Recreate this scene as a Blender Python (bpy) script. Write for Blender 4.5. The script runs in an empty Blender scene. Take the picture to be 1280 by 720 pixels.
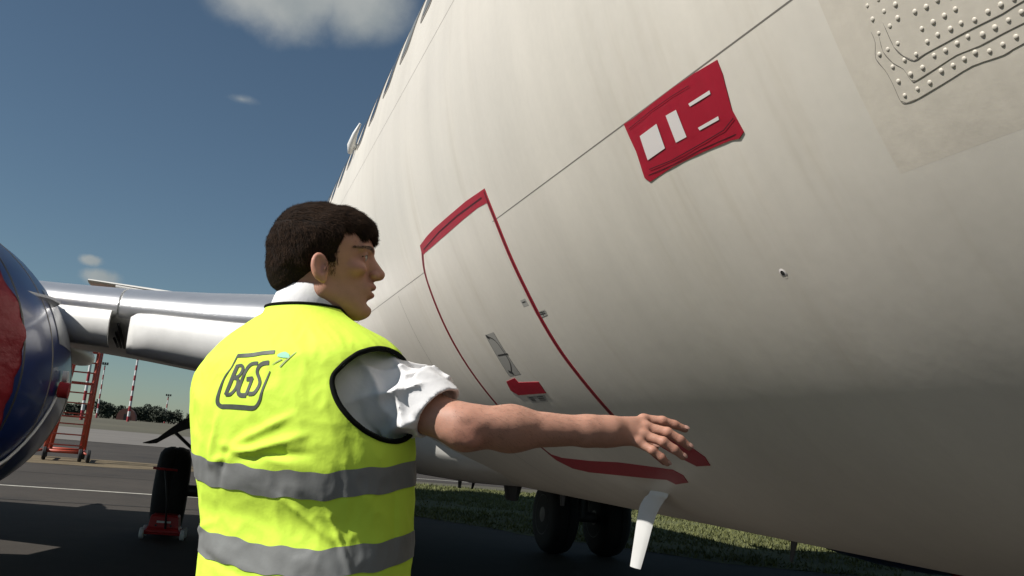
import bpy, bmesh, math, random
import numpy as np
from mathutils import Vector, Matrix, noise
from mathutils.bvhtree import BVHTree
from math import sin, cos, pi, radians, sqrt, atan2, tan, degrees

S = bpy.context.scene
COL = S.collection
rnd = random.Random(7)

# ------------------------------------------------------------------ camera
cam_d = bpy.data.cameras.new('camera'); cam = bpy.data.objects.new('camera', cam_d); COL.objects.link(cam)
PITCH, YAW, ROLL = radians(10.4), radians(17.3), radians(5.0)
Fv = Vector((sin(YAW)*cos(PITCH), cos(YAW)*cos(PITCH), sin(PITCH)))
R0 = Vector((cos(YAW), -sin(YAW), 0)); U0 = R0.cross(Fv)
Rv = cos(ROLL)*R0 + sin(ROLL)*U0; Uv = -sin(ROLL)*R0 + cos(ROLL)*U0
m = Matrix.Identity(4)
for i in range(3):
    m[i][0], m[i][1], m[i][2] = Rv[i], Uv[i], -Fv[i]
m[2][3] = 1.3
cam.matrix_world = m
cam_d.sensor_width = 36.0; cam_d.lens = 36.0*1108/1280
cam_d.clip_start = 0.05; cam_d.clip_end = 20000
S.camera = cam

# ------------------------------------------------------------------ light
S.view_settings.view_transform = 'Standard'; S.view_settings.look = 'None'
S.view_settings.exposure = 0.34; S.view_settings.gamma = 1.0
SUN_EL, SUN_AFT = radians(40.5), radians(-3.0)
sdir = Vector((-cos(SUN_EL)*cos(SUN_AFT), cos(SUN_EL)*sin(SUN_AFT), sin(SUN_EL)))   # towards the sun
sun_d = bpy.data.lights.new('sun', 'SUN'); sun_d.energy = 4.9; sun_d.angle = radians(0.5); sun_d.color = (1.0, 0.955, 0.89)
sun = bpy.data.objects.new('sun', sun_d); COL.objects.link(sun)
sun.rotation_euler = sdir.to_track_quat('Z', 'Y').to_euler()

w = bpy.data.worlds.new('World'); S.world = w; w.use_nodes = True
nt = w.node_tree; nt.nodes.clear()
def N(t, typ, **kw):
    n = t.nodes.new(typ)
    for k, v in kw.items(): setattr(n, k, v)
    return n
out = N(nt, 'ShaderNodeOutputWorld'); bg = N(nt, 'ShaderNodeBackground'); bg.inputs[1].default_value = 0.05
sky = N(nt, 'ShaderNodeTexSky', sky_type='NISHITA', sun_disc=False, sun_elevation=SUN_EL)
sky.sun_rotation = atan2(sdir.x, sdir.y) % (2*pi)
sky.air_density = 1.0; sky.dust_density = 0.15; sky.ozone_density = 3.0; sky.altitude = 150
tc = N(nt, 'ShaderNodeTexCoord')
hs = N(nt, 'ShaderNodeHueSaturation'); hs.inputs['Saturation'].default_value = 0.86; hs.inputs['Value'].default_value = .88
nt.links.new(sky.outputs[0], hs.inputs['Color'])
def dirvec(px, py):
    return (Fv + (px-640)/1108*Rv - (py-360)/1108*Uv).normalized()
def cloud_mask(prev, d, rad, edge, scale, amp, seed, stretch=1.0):
    """soft-edged lump of cloud round the direction d"""
    mp = N(nt, 'ShaderNodeMapping'); mp.inputs['Location'].default_value = (seed, seed*1.7, 0)
    nt.links.new(tc.outputs['Generated'], mp.inputs['Vector'])
    nz = N(nt, 'ShaderNodeTexNoise'); nz.inputs['Scale'].default_value = scale; nz.inputs['Detail'].default_value = 7; nz.inputs['Roughness'].default_value = .58
    nt.links.new(mp.outputs[0], nz.inputs['Vector'])
    sb = N(nt, 'ShaderNodeVectorMath', operation='SUBTRACT'); sb.inputs[1].default_value = d
    nt.links.new(tc.outputs['Generated'], sb.inputs[0])
    ms = N(nt, 'ShaderNodeVectorMath', operation='MULTIPLY'); ms.inputs[1].default_value = (1, 1, stretch)
    nt.links.new(sb.outputs[0], ms.inputs[0])
    ln = N(nt, 'ShaderNodeVectorMath', operation='LENGTH'); nt.links.new(ms.outputs[0], ln.inputs[0])
    # value = noise*amp - dist ; mask = smooth(value)
    ma = N(nt, 'ShaderNodeMath', operation='MULTIPLY_ADD'); ma.inputs[1].default_value = amp; ma.inputs[2].default_value = -amp*.5
    nt.links.new(nz.outputs['Fac'], ma.inputs[0])
    su = N(nt, 'ShaderNodeMath', operation='SUBTRACT'); nt.links.new(ma.outputs[0], su.inputs[0]); nt.links.new(ln.outputs['Value'], su.inputs[1])
    mr = N(nt, 'ShaderNodeMapRange', interpolation_type='SMOOTHSTEP'); mr.inputs['From Min'].default_value = -rad-edge; mr.inputs['From Max'].default_value = -rad+edge
    nt.links.new(su.outputs[0], mr.inputs['Value'])
    if prev is None: return mr.outputs[0]
    mx = N(nt, 'ShaderNodeMath', operation='MAXIMUM'); nt.links.new(prev, mx.inputs[0]); nt.links.new(mr.outputs[0], mx.inputs[1])
    return mx.outputs[0]
cm = None
for (px, py, rad, edge, sc, amp, sd, st) in [
        (372, -22, .062, .030, 9, .10, 1.3, 1.4), (440, -8, .040, .030, 10, .08, 2.1, 1.2), (330, -30, .05, .03, 10, .08, 3.1, 1.2),
        (126, 347, .016, .010, 40, .030, 4.4, 2.2), (112, 325, .008, .006, 60, .020, 5.4, 2.0),
        (302, 124, .004, .016, 40, .02, 7.7, 3.0),
        (-500, 150, .16, .05, 6, .25, 8.2, 2.0), (-900, 330, .10, .04, 8, .18, 9.2, 2.2), (1500, -700, .22, .06, 5, .3, 10.2, 1.2)]:
    cm = cloud_mask(cm, dirvec(px, py), rad, edge, sc, amp, sd, st)
# the same kind of fair-weather cloud scattered over the rest of the sky, away from the view
nzs = N(nt, 'ShaderNodeTexNoise'); nzs.inputs['Scale'].default_value = 3.2; nzs.inputs['Detail'].default_value = 8
nt.links.new(tc.outputs['Generated'], nzs.inputs['Vector'])
mrs = N(nt, 'ShaderNodeMapRange', interpolation_type='SMOOTHSTEP'); mrs.inputs['From Min'].default_value = .66; mrs.inputs['From Max'].default_value = .76
nt.links.new(nzs.outputs['Fac'], mrs.inputs['Value'])
mxs = N(nt, 'ShaderNodeMath', operation='MAXIMUM'); nt.links.new(cm, mxs.inputs[0]); nt.links.new(mrs.outputs[0], mxs.inputs[1])
nzc = N(nt, 'ShaderNodeTexNoise'); nzc.inputs['Scale'].default_value = 14; nzc.inputs['Detail'].default_value = 6
nt.links.new(tc.outputs['Generated'], nzc.inputs['Vector'])
ccol = N(nt, 'ShaderNodeMix', data_type='RGBA'); ccol.inputs['A'].default_value = (3.6, 4.3, 4.6, 1); ccol.inputs['B'].default_value = (9.2, 9.2, 8.6, 1)
nt.links.new(nzc.outputs['Fac'], ccol.inputs['Factor'])
mxc = N(nt, 'ShaderNodeMix', data_type='RGBA')
mf = N(nt, 'ShaderNodeMath', operation='MULTIPLY'); mf.inputs[1].default_value = .88
nt.links.new(mxs.outputs[0], mf.inputs[0]); nt.links.new(mf.outputs[0], mxc.inputs['Factor'])
tint = N(nt, 'ShaderNodeVectorMath', operation='MULTIPLY'); tint.inputs[1].default_value = (.84, .985, 1.0)
nt.links.new(hs.outputs[0], tint.inputs[0]); nt.links.new(tint.outputs[0], mxc.inputs['A']); nt.links.new(ccol.outputs['Result'], mxc.inputs['B'])
nt.links.new(mxc.outputs['Result'], bg.inputs[0]); nt.links.new(bg.outputs[0], out.inputs[0])

S.render.engine = 'CYCLES'
S.cycles.max_bounces = 6; S.cycles.use_denoising = True

# ------------------------------------------------------------------ helpers
def link(o, parent=None):
    COL.objects.link(o)
    if parent is not None: o.parent = parent
    return o
def thing(name, label, cat, loc=(0, 0, 0), rotz=0, group=None):
    o = bpy.data.objects.new(name, None); link(o); o.location = loc; o.rotation_euler = (0, 0, rotz)
    o.empty_display_size = .2
    tag(o, label, cat, group); return o
def tag(o, label=None, cat=None, group=None, kind=None):
    if label: o['label'] = label
    if cat: o['category'] = cat
    if group: o['group'] = group
    if kind: o['kind'] = kind
    return o
def mesh_obj(name, verts, faces, mat, parent=None, smooth=True, loc=None):
    me = bpy.data.meshes.new(name)
    me.from_pydata([tuple(map(float, v)) for v in verts] if not isinstance(verts, np.ndarray) else verts.tolist(), [], faces if not isinstance(faces, np.ndarray) else faces.tolist())
    me.update()
    if smooth: me.shade_smooth()
    if mat is not None:
        for mm in (mat if isinstance(mat, (list, tuple)) else [mat]): me.materials.append(mm)
    o = bpy.data.objects.new(name, me)
    if loc is not None: o.location = loc
    return link(o, parent)
def bm_obj(name, bm, mat, parent=None, smooth=False, bevel=0, loc=None, rot=None):
    if smooth is None: smooth = False
    me = bpy.data.meshes.new(name); bmesh.ops.recalc_face_normals(bm, faces=bm.faces); bm.to_mesh(me); bm.free()
    if smooth == 'auto':
        me.shade_smooth()
        try: me.set_sharp_from_angle(angle=radians(38))
        except Exception: pass
    elif smooth: me.shade_smooth()
    me.materials.append(mat)
    o = bpy.data.objects.new(name, me)
    if loc is not None: o.location = loc
    if rot is not None: o.rotation_euler = rot
    if bevel:
        b = o.modifiers.new('b', 'BEVEL'); b.width = bevel; b.segments = 2; b.limit_method = 'ANGLE'
    return link(o, parent)
def box(bm, c, s, rot=None):
    M = Matrix.Translation(Vector(c)) @ (rot.to_4x4() if rot is not None else Matrix.Identity(4)) @ Matrix.Diagonal((s[0], s[1], s[2], 1))
    return bmesh.ops.create_cube(bm, size=1, matrix=M)['verts']
def frame_along(p, q, up=Vector((0, 0, 1))):
    z = (q-p).normalized()
    x = up.cross(z)
    if x.length < 1e-4: x = Vector((1, 0, 0)).cross(z)
    x.normalize(); y = z.cross(x)
    return x, y, z
def tube(bm, pts, rad, seg=10, close=True, squash=1.0):
    """round tube through points; rad scalar or list"""
    pts = [Vector(p) for p in pts]; n = len(pts)
    if not hasattr(rad, '__len__'): rad = [rad]*n
    rings = []; x = None
    for i, p in enumerate(pts):
        d = (pts[min(i+1, n-1)]-pts[max(i-1, 0)]).normalized()
        if x is None:
            x = d.orthogonal().normalized()
            if abs(d.z) < .9:
                x = Vector((0, 0, 1)).cross(d).normalized()
        x = (x - d*x.dot(d)).normalized(); y = d.cross(x)
        rings.append([bm.verts.new(p + (x*cos(2*pi*k/seg) + y*sin(2*pi*k/seg)*squash)*rad[i]) for k in range(seg)])
    for a, b in zip(rings, rings[1:]):
        for k in range(seg):
            bm.faces.new((a[k], a[(k+1) % seg], b[(k+1) % seg], b[k]))
    if close:
        bm.faces.new(rings[0][::-1]); bm.faces.new(rings[-1])
def lathe(prof, axis_o, axis='Y', seg=48, squash_bottom=0.0, bump=None):
    """prof [(t, r)], revolved about an axis; returns verts, faces"""
    V, Fc = [], []
    for i, (t, r) in enumerate(prof):
        for k in range(seg):
            a = 2*pi*k/seg; rr = r
            if bump: rr = r + bump(t, a, r)
            x, z = rr*cos(a), rr*sin(a)
            if squash_bottom and z < 0: z *= 1-squash_bottom*(abs(z)/max(r, 1e-6))
            if axis == 'Y': V.append((axis_o[0]+x, axis_o[1]+t, axis_o[2]+z))
            elif axis == 'Z': V.append((axis_o[0]+x, axis_o[1]+z, axis_o[2]+t))
            else: V.append((axis_o[0]+t, axis_o[1]+x, axis_o[2]+z))
    for i in range(len(prof)-1):
        for k in range(seg):
            a, b = i*seg+k, i*seg+(k+1) % seg
            Fc.append((a, b, b+seg, a+seg))
    return V, Fc
def lathe_obj(name, prof, o, mat, parent, axis='Y', seg=48, cap=True, smooth='auto', **kw):
    V, Fc = lathe(prof, o, axis, seg, **kw)
    if cap: Fc.append(tuple(range(seg))[::-1]); Fc.append(tuple(range((len(prof)-1)*seg, len(prof)*seg)))
    bm = bmesh.new(); vs = [bm.verts.new(v) for v in V]
    for f in Fc: bm.faces.new([vs[i] for i in f])
    return bm_obj(name, bm, mat, parent, smooth)

def smooth_pts(pts, n=6):
    o = []
    for i in range(len(pts)-1):
        p0 = pts[max(i-1, 0)]; p1 = pts[i]; p2 = pts[i+1]; p3 = pts[min(i+2, len(pts)-1)]
        for k in range(n):
            t = k/n
            o.append(tuple(.5*((2*p1[j])+(-p0[j]+p2[j])*t+(2*p0[j]-5*p1[j]+4*p2[j]-p3[j])*t*t+(-p0[j]+3*p1[j]-3*p2[j]+p3[j])*t**3) for j in range(len(p1))))
    o.append(tuple(pts[-1])); return o
# ---- materials
def mat(name, col, rough=.5, metal=0, spec=.5, bump=None, var=None, coat=0, sss=0, sheen=0, coord='Object', extra=None):
    """var=(scale, amount, detail, (sx,sy,sz)) mottles the colour; bump=(scale, strength, distance, (sx,sy,sz))"""
    M = bpy.data.materials.new(name); M.use_nodes = True; t = M.node_tree; b = t.nodes['Principled BSDF']
    b.inputs['Base Color'].default_value = (*col, 1); b.inputs['Roughness'].default_value = rough; b.inputs['Metallic'].default_value = metal
    b.inputs['Specular IOR Level'].default_value = spec
    if coat: b.inputs['Coat Weight'].default_value = coat; b.inputs['Coat Roughness'].default_value = .08
    if sss:
        b.inputs['Subsurface Weight'].default_value = sss; b.inputs['Subsurface Radius'].default_value = (.9, .35, .2); b.inputs['Subsurface Scale'].default_value = .01
    if sheen: b.inputs['Sheen Weight'].default_value = sheen
    c = N(t, 'ShaderNodeTexCoord')
    last = None
    if var:
        for k, v in enumerate(var if isinstance(var, list) else [var]):
            sc, am, det, st = v[:4]
            mp = N(t, 'ShaderNodeMapping'); mp.inputs['Scale'].default_value = st; t.links.new(c.outputs[coord], mp.inputs[0])
            nz = N(t, 'ShaderNodeTexNoise'); nz.inputs['Scale'].default_value = sc; nz.inputs['Detail'].default_value = det; t.links.new(mp.outputs[0], nz.inputs['Vector'])
            mr = N(t, 'ShaderNodeMapRange'); mr.inputs['From Min'].default_value = .3; mr.inputs['From Max'].default_value = .7
            mr.inputs['To Min'].default_value = 1-am; mr.inputs['To Max'].default_value = 1+am*(.6 if len(v) < 5 else v[4])
            t.links.new(nz.outputs['Fac'], mr.inputs['Value'])
            mx = N(t, 'ShaderNodeVectorMath', operation='SCALE')
            if last is None: mx.inputs[0].default_value = col
            else: t.links.new(last, mx.inputs[0])
            t.links.new(mr.outputs[0], mx.inputs['Scale']); last = mx.outputs[0]
        t.links.new(last, b.inputs['Base Color'])
    if bump:
        prev = None
        for v in (bump if isinstance(bump, list) else [bump]):
            sc, strg, dist, st = v
            mp = N(t, 'ShaderNodeMapping'); mp.inputs['Scale'].default_value = st; t.links.new(c.outputs[coord], mp.inputs[0])
            nz = N(t, 'ShaderNodeTexNoise'); nz.inputs['Scale'].default_value = sc; nz.inputs['Detail'].default_value = 5; t.links.new(mp.outputs[0], nz.inputs['Vector'])
            bp = N(t, 'ShaderNodeBump'); bp.inputs['Strength'].default_value = strg; bp.inputs['Distance'].default_value = dist
            t.links.new(nz.outputs['Fac'], bp.inputs['Height'])
            if prev is not None: t.links.new(prev, bp.inputs['Normal'])
            prev = bp.outputs[0]
        t.links.new(prev, b.inputs['Normal'])
    M['b'] = 1
    return M
I1 = (1, 1, 1)
M_skin_white = mat('aircraft_white', (.68, .64, .565), .34, spec=.5,
    var=[(1.1, .10, 4, (1, 1, .7)), (1.0, .04, 5, (.35, 5, .35)), (3, .02, 6, (.4, 5, .4)), (40, .02, 3, I1)],
    bump=[(1.2, .25, .02, (1, 1.4, 1)), (60, .05, .002, I1)])
# grime: brown streaks running down round the fuselage
def add_streaks(M):
    t = M.node_tree; b = t.nodes['Principled BSDF']; src = b.inputs['Base Color'].links[0].from_socket
    c = N(t, 'ShaderNodeTexCoord'); sp = N(t, 'ShaderNodeSeparateXYZ'); t.links.new(c.outputs['Object'], sp.inputs[0])
    cb = N(t, 'ShaderNodeCombineXYZ'); t.links.new(sp.outputs['Y'], cb.inputs['X'])
    m1 = N(t, 'ShaderNodeMath', operation='MULTIPLY'); m1.inputs[1].default_value = .10; t.links.new(sp.outputs['Z'], m1.inputs[0]); t.links.new(m1.outputs[0], cb.inputs['Y'])
    nz = N(t, 'ShaderNodeTexNoise'); nz.inputs['Scale'].default_value = 7; nz.inputs['Detail'].default_value = 4; nz.inputs['Roughness'].default_value = .65
    t.links.new(cb.outputs[0], nz.inputs['Vector'])
    mr = N(t, 'ShaderNodeMapRange', interpolation_type='SMOOTHSTEP'); mr.inputs['From Min'].default_value = .52; mr.inputs['From Max'].default_value = .85
    t.links.new(nz.outputs['Fac'], mr.inputs['Value'])
    n2 = N(t, 'ShaderNodeTexNoise'); n2.inputs['Scale'].default_value = 1.4; n2.inputs['Detail'].default_value = 3; t.links.new(c.outputs['Object'], n2.inputs['Vector'])
    mm = N(t, 'ShaderNodeMath', operation='MULTIPLY'); t.links.new(mr.outputs[0], mm.inputs[0]); t.links.new(n2.outputs['Fac'], mm.inputs[1])
    m3 = N(t, 'ShaderNodeMath', operation='MULTIPLY'); m3.inputs[1].default_value = .55; t.links.new(mm.outputs[0], m3.inputs[0]); m3.inputs[1].default_value = .8
    mx = N(t, 'ShaderNodeMix', data_type='RGBA', blend_type='MULTIPLY'); mx.inputs['B'].default_value = (.70, .65, .56, 1)
    t.links.new(m3.outputs[0], mx.inputs['Factor']); t.links.new(src, mx.inputs['A']); t.links.new(mx.outputs['Result'], b.inputs['Base Color'])
    # roughness follows the dirt
    r = N(t, 'ShaderNodeMapRange'); r.inputs['To Min'].default_value = .28; r.inputs['To Max'].default_value = .5
    t.links.new(n2.outputs['Fac'], r.inputs['Value']); t.links.new(r.outputs[0], b.inputs['Roughness'])
add_streaks(M_skin_white)
M_doubler = mat('repair_plate', (.65, .60, .515), .4, var=[(3, .06, 4, I1), (8, .05, 5, (.3, 5, .3))], bump=(14, .25, .006, I1))
M_seam = mat('seam_sealant', (.17, .155, .135), .6)
M_lap = mat('lap_joint', (.50, .475, .44), .5)
M_wing = mat('wing_paint', (.66, .65, .61), .35, var=(3, .06, 5, I1), bump=(2, .1, .01, I1))
M_wing_grey = mat('wing_grey', (.30, .31, .31), .45, var=(3, .08, 5, I1))
M_slat = mat('bare_metal', (.80, .80, .80), .36, .9, var=(6, .05, 4, I1), bump=(3, .12, .004, (1, 3, 3)))
M_blue = mat('nacelle_blue', (.008, .024, .12), .30, spec=.4, coat=.25, var=(3, .1, 4, I1), bump=(4, .1, .006, I1))
M_nac_grey = mat('nacelle_grey', (.30, .31, .33), .3, .2, var=(6, .1, 4, I1))
M_red_fabric = mat('red_fabric', (.22, .005, .013), .6, var=(5, .15, 4, I1), bump=[(5, .7, .05, (1, 1, 1.6)), (30, .25, .004, I1)])
M_red_tape = mat('red_tape', (.34, .005, .022), .5, var=(30, .08, 3, I1), bump=(60, .25, .002, I1))
M_red_dark = mat('tape_edge', (.05, .003, .008), .6)
M_white_clean = mat('clean_panel', (.70, .66, .64), .4)
M_black = mat('black_rubber', (.012, .012, .013), .75, var=(20, .2, 3, I1), bump=(40, .3, .004, I1))
M_strut = mat('gear_metal', (.09, .09, .09), .5, .3)
M_dark = mat('dark_paint', (.03, .03, .032), .5)
M_glass = mat('window_glass', (.02, .025, .035), .08, spec=.8)
M_red_paint = mat('red_paint', (.42, .02, .022), .45, var=(12, .15, 4, I1))
M_white_paint = mat('white_paint', (.72, .72, .70), .5, var=(8, .06, 4, I1))
M_orange = mat('orange_red_steel', (.42, .070, .038), .5, var=(6, .15, 4, I1))
M_mastred = mat('mast_red', (.28, .02, .03), .6)
M_mastwhite = mat('mast_white', (.62, .62, .62), .6)
M_steel = mat('steel', (.4, .4, .4), .4, .8)
M_asphalt = mat('asphalt', (.050, .043, .036), .85, var=[(.35, .18, 6, I1), (3, .10, 5, I1), (90, .22, 3, I1)], bump=(150, .5, .004, I1), spec=.3)
def add_stains(M):
    t = M.node_tree; b = t.nodes['Principled BSDF']; src = b.inputs['Base Color'].links[0].from_socket; c = N(t, 'ShaderNodeTexCoord')
    nz = N(t, 'ShaderNodeTexNoise'); nz.inputs['Scale'].default_value = .55; nz.inputs['Detail'].default_value = 8; nz.inputs['Roughness'].default_value = .6; t.links.new(c.outputs['Object'], nz.inputs['Vector'])
    mr = N(t, 'ShaderNodeMapRange', interpolation_type='SMOOTHSTEP'); mr.inputs['From Min'].default_value = .56; mr.inputs['From Max'].default_value = .66; mr.inputs['To Max'].default_value = .45; t.links.new(nz.outputs['Fac'], mr.inputs['Value'])
    mx = N(t, 'ShaderNodeMix', data_type='RGBA'); mx.inputs['B'].default_value = (.022, .020, .019, 1); t.links.new(mr.outputs[0], mx.inputs['Factor']); t.links.new(src, mx.inputs['A']); t.links.new(mx.outputs['Result'], b.inputs['Base Color'])
add_stains(M_asphalt)
M_tar = mat('tar_joint', (.018, .017, .016), .7)
M_concrete = mat('concrete', (.15, .138, .122), .85, var=[(.2, .12, 5, I1), (2, .08, 4, I1)])
M_field = mat('dry_field', (.085, .078, .05), .95, var=[(.012, .25, 5, I1), (.15, .2, 5, (1, .3, 1))])
M_verge = mat('dry_verge', (.14, .105, .055), .95, var=[(1.2, .3, 6, I1), (12, .2, 4, I1)])
M_turf = mat('turf', (.095, .105, .032), .95, var=[(.7, .28, 6, I1), (14, .25, 4, I1)], bump=(30, .6, .03, I1))
M_line = mat('painted_line', (.42, .41, .36), .8, var=(9, .2, 4, I1))
M_blade = mat('grass_blades', (.125, .135, .042), .8, var=(2.0, .35, 4, I1))
M_tree = mat('foliage', (.022, .031, .015), .8, var=(.25, .35, 4, I1))
M_bark = mat('bark', (.07, .05, .035), .9)
M_brick = mat('brick_red_wall', (.22, .10, .08), .9)
M_placard = mat('placard_film', (.40, .39, .36), .3)
M_ink = mat('ink', (.03, .03, .03), .6)
M_vest = mat('hi_vis_fabric', (.64, .88, .080), .75, spec=.25, var=(9, .03, 3, I1), bump=[(24, .30, .006, (1, 1, .8)), (160, .25, .0012, I1)])
M_band = mat('reflective_band', (.20, .205, .20), .45, spec=.6, var=(14, .06, 3, I1), bump=[(24, .25, .006, (1, 1, .8)), (300, .2, .0006, I1)])
M_print = mat('grey_print', (.055, .065, .05), .6, var=(60, .25, 3, I1))
M_teal = mat('teal_print', (.25, .62, .42), .6)
M_greybrown = mat('olive_print', (.30, .36, .12), .6)
M_binding = mat('black_binding', (.006, .007, .006), .9, spec=.1, bump=(200, .4, .001, I1))
M_shirt = mat('white_shirt', (.77, .765, .77), .7, spec=.25, bump=[(28, .35, .006, I1), (300, .15, .0005, I1)])
M_trouser = mat('dark_trousers', (.02, .022, .03), .8, bump=(20, .4, .01, I1))
M_shoe = mat('black_leather', (.012, .012, .012), .35)
M_hair = mat('dark_hair', (.012, .008, .006), .8, spec=.1)
M_strand = mat('hair_strand', (.034, .020, .013), .85, spec=.08, var=(60, .4, 3, I1))
M_brow = mat('eyebrow_hair', (.060, .035, .024), .7)
M_eyew = mat('eye_white', (.38, .34, .31), .2)
M_iris = mat('iris_brown', (.03, .018, .01), .1)
M_teeth = mat('teeth', (.75, .72, .66), .25)
M_nail = mat('nail', (.52, .30, .24), .3)
# skin with a colour attribute for lips, ears, stubble
M_flesh = mat('skin', (.43, .225, .155), .55, spec=.35, sss=.12, bump=[(420, .35, .0008, I1), (90, .30, .0012, I1), (28, .25, .003, I1)])
def flesh_attr(M):
    t = M.node_tree; b = t.nodes['Principled BSDF']; a = N(t, 'ShaderNodeAttribute', attribute_name='tone')
    nz = N(t, 'ShaderNodeTexNoise'); nz.inputs['Scale'].default_value = 45; nz.inputs['Detail'].default_value = 4
    c = N(t, 'ShaderNodeTexCoord'); t.links.new(c.outputs['Object'], nz.inputs['Vector'])
    mr = N(t, 'ShaderNodeMapRange'); mr.inputs['To Min'].default_value = .80; mr.inputs['To Max'].default_value = 1.20; t.links.new(nz.outputs['Fac'], mr.inputs['Value'])
    vm = N(t, 'ShaderNodeVectorMath', operation='SCALE'); t.links.new(a.outputs['Color'], vm.inputs[0]); t.links.new(mr.outputs[0], vm.inputs['Scale'])
    t.links.new(vm.outputs[0], b.inputs['Base Color'])
flesh_attr(M_flesh)

# ------------------------------------------------------------------ ground
def sheet(name, poly, z, m_, kind='structure', sub=0):
    bm = bmesh.new(); bm.faces.new([bm.verts.new((x, y, z)) for x, y in poly])
    o = bm_obj(name, bm, m_); 
    if kind: o['kind'] = kind
    return o
def rough_poly(pts, step=1.2, amp=.25, seed=1):
    """edge points of a polygon made uneven (worn verges)"""
    o = []
    for i, p in enumerate(pts):
        q = pts[(i+1) % len(pts)]; d = sqrt((q[0]-p[0])**2+(q[1]-p[1])**2); n = max(1, min(80, int(d/step)))
        nx, ny = (q[1]-p[1])/d, -(q[0]-p[0])/d
        for k in range(n):
            f = k/n; a = amp*noise.noise(Vector((p[0]+(q[0]-p[0])*f, p[1]+(q[1]-p[1])*f, seed))*1.3)*1.6
            o.append((p[0]+(q[0]-p[0])*f+nx*a, p[1]+(q[1]-p[1])*f+ny*a))
    return o
circ = [(6000*cos(2*pi*k/64), 6000*sin(2*pi*k/64)) for k in range(64)]
sheet('ground', circ, 0-.008, M_field)
sheet('apron', [(-80, -40), (40, -40), (40, 8), (10, 9.5), (6.5, 12.2), (4.0, 15.4), (2.2, 19), (1.5, 27), (-3.5, 25.2), (-80, 26)], -.004, M_asphalt)
sheet('taxiway', [(-400, 31), (-1.5, 29.5), (6, 31), (400, 42), (400, 47), (-400, 50)], -.004, M_asphalt)
sheet('runway', [(-500, 50), (500, 46), (500, 92), (-500, 92)], -.004, M_concrete)
sheet('verge', rough_poly([(-60, 26), (-3.5, 25.2), (1.5, 27), (2.2, 29.8), (-1.5, 29.5), (-60, 30.7)], 1.0, .5, 3), 0.0, M_verge)
TURF = [(4.0, 15.4), (6.5, 12.2), (10, 9.5), (40, 8), (90, 14), (90, 31), (14, 27), (7, 29.0), (2.2, 29), (2.2, 19)]
sheet('turf', rough_poly(TURF, .8, .4, 5), 0.0, M_turf)
sheet('taxiway_stripe', [(-60, 17.02), (-.2, 17.25), (3, 17.3), (3, 17.45), (-.2, 17.40), (-60, 17.17)], 0.0, M_line)
sheet('taxiway_edge_line', [(4, 33.1), (200, 38), (200, 38.3), (4, 33.35)], 0.0, M_line)
for k, pts in enumerate([[(-60, 14.6), (-9, 14.9), (-3, 14.75), (3.6, 15.0)], [(-60, 21.5), (-8, 21.3), (1.5, 21.6)], [(-5.2, -20), (-5.1, 8), (-5.25, 25)]]):
    q = smooth_pts(pts, 12); q = [(p[0]+.03*noise.noise(Vector((p[0]*2, p[1]*2, k))), p[1]+.03*noise.noise(Vector((p[0]*2, p[1]*2, k+9)))) for p in q]
    L_, R_ = [], []
    for i, p in enumerate(q):
        a = q[max(i-1, 0)]; b_ = q[min(i+1, len(q)-1)]; l = sqrt((b_[0]-a[0])**2+(b_[1]-a[1])**2); nx, ny = -(b_[1]-a[1])/l, (b_[0]-a[0])/l
        L_.append((p[0]+nx*.025, p[1]+ny*.025, .002)); R_.append((p[0]-nx*.025, p[1]-ny*.025, .002))
    tag(mesh_obj('tar_joint', L_+R_, [(i, i+1, len(q)+i+1, len(q)+i) for i in range(len(q)-1)], M_tar, smooth=False), kind='structure')
# grass tufts on the turf patch
def inpoly(x, y, poly):
    c = False; j = len(poly)-1
    for i in range(len(poly)):
        if (poly[i][1] > y) != (poly[j][1] > y) and x < (poly[j][0]-poly[i][0])*(y-poly[i][1])/(poly[j][1]-poly[i][1])+poly[i][0]: c = not c
        j = i
    return c
gv, gf = [], []
while len(gf) < 56000:
    x, y = rnd.uniform(2, 24), rnd.uniform(8.5, 29)
    if not inpoly(x, y, TURF): continue
    if noise.noise(Vector((x*.5, y*.5, 2))) < -.25 and rnd.random() < .8: continue
    h = rnd.uniform(.03, .085); a = rnd.uniform(0, pi); wd = rnd.uniform(.008, .02); lx, ly = rnd.gauss(0, .03), rnd.gauss(0, .03)
    k = len(gv); gv += [(x-cos(a)*wd, y-sin(a)*wd, 0), (x+cos(a)*wd, y+sin(a)*wd, 0), (x+lx, y+ly, h)]; gf.append((k, k+1, k+2))
tag(mesh_obj('grass', gv, gf, M_blade, smooth=False), 'short patchy green grass growing beside the apron beyond the aircraft', 'grass', kind='stuff')

# ------------------------------------------------------------------ aircraft
XC, ZC, RR = 2.55, 2.95, 1.93
plane = thing('passenger_airplane', 'large white jet airliner with blue engines and red covers parked on the apron', 'airplane', (XC, 11.6, 0))
PO = Vector((XC, 11.6, 0))
def P2(v): return Vector(v)-PO                       # world to aircraft-local
def cyl(Y, deg, h=0.0):
    a = radians(deg); return Vector((XC+(RR+h)*cos(a), Y, ZC+(RR+h)*sin(a)))
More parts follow.
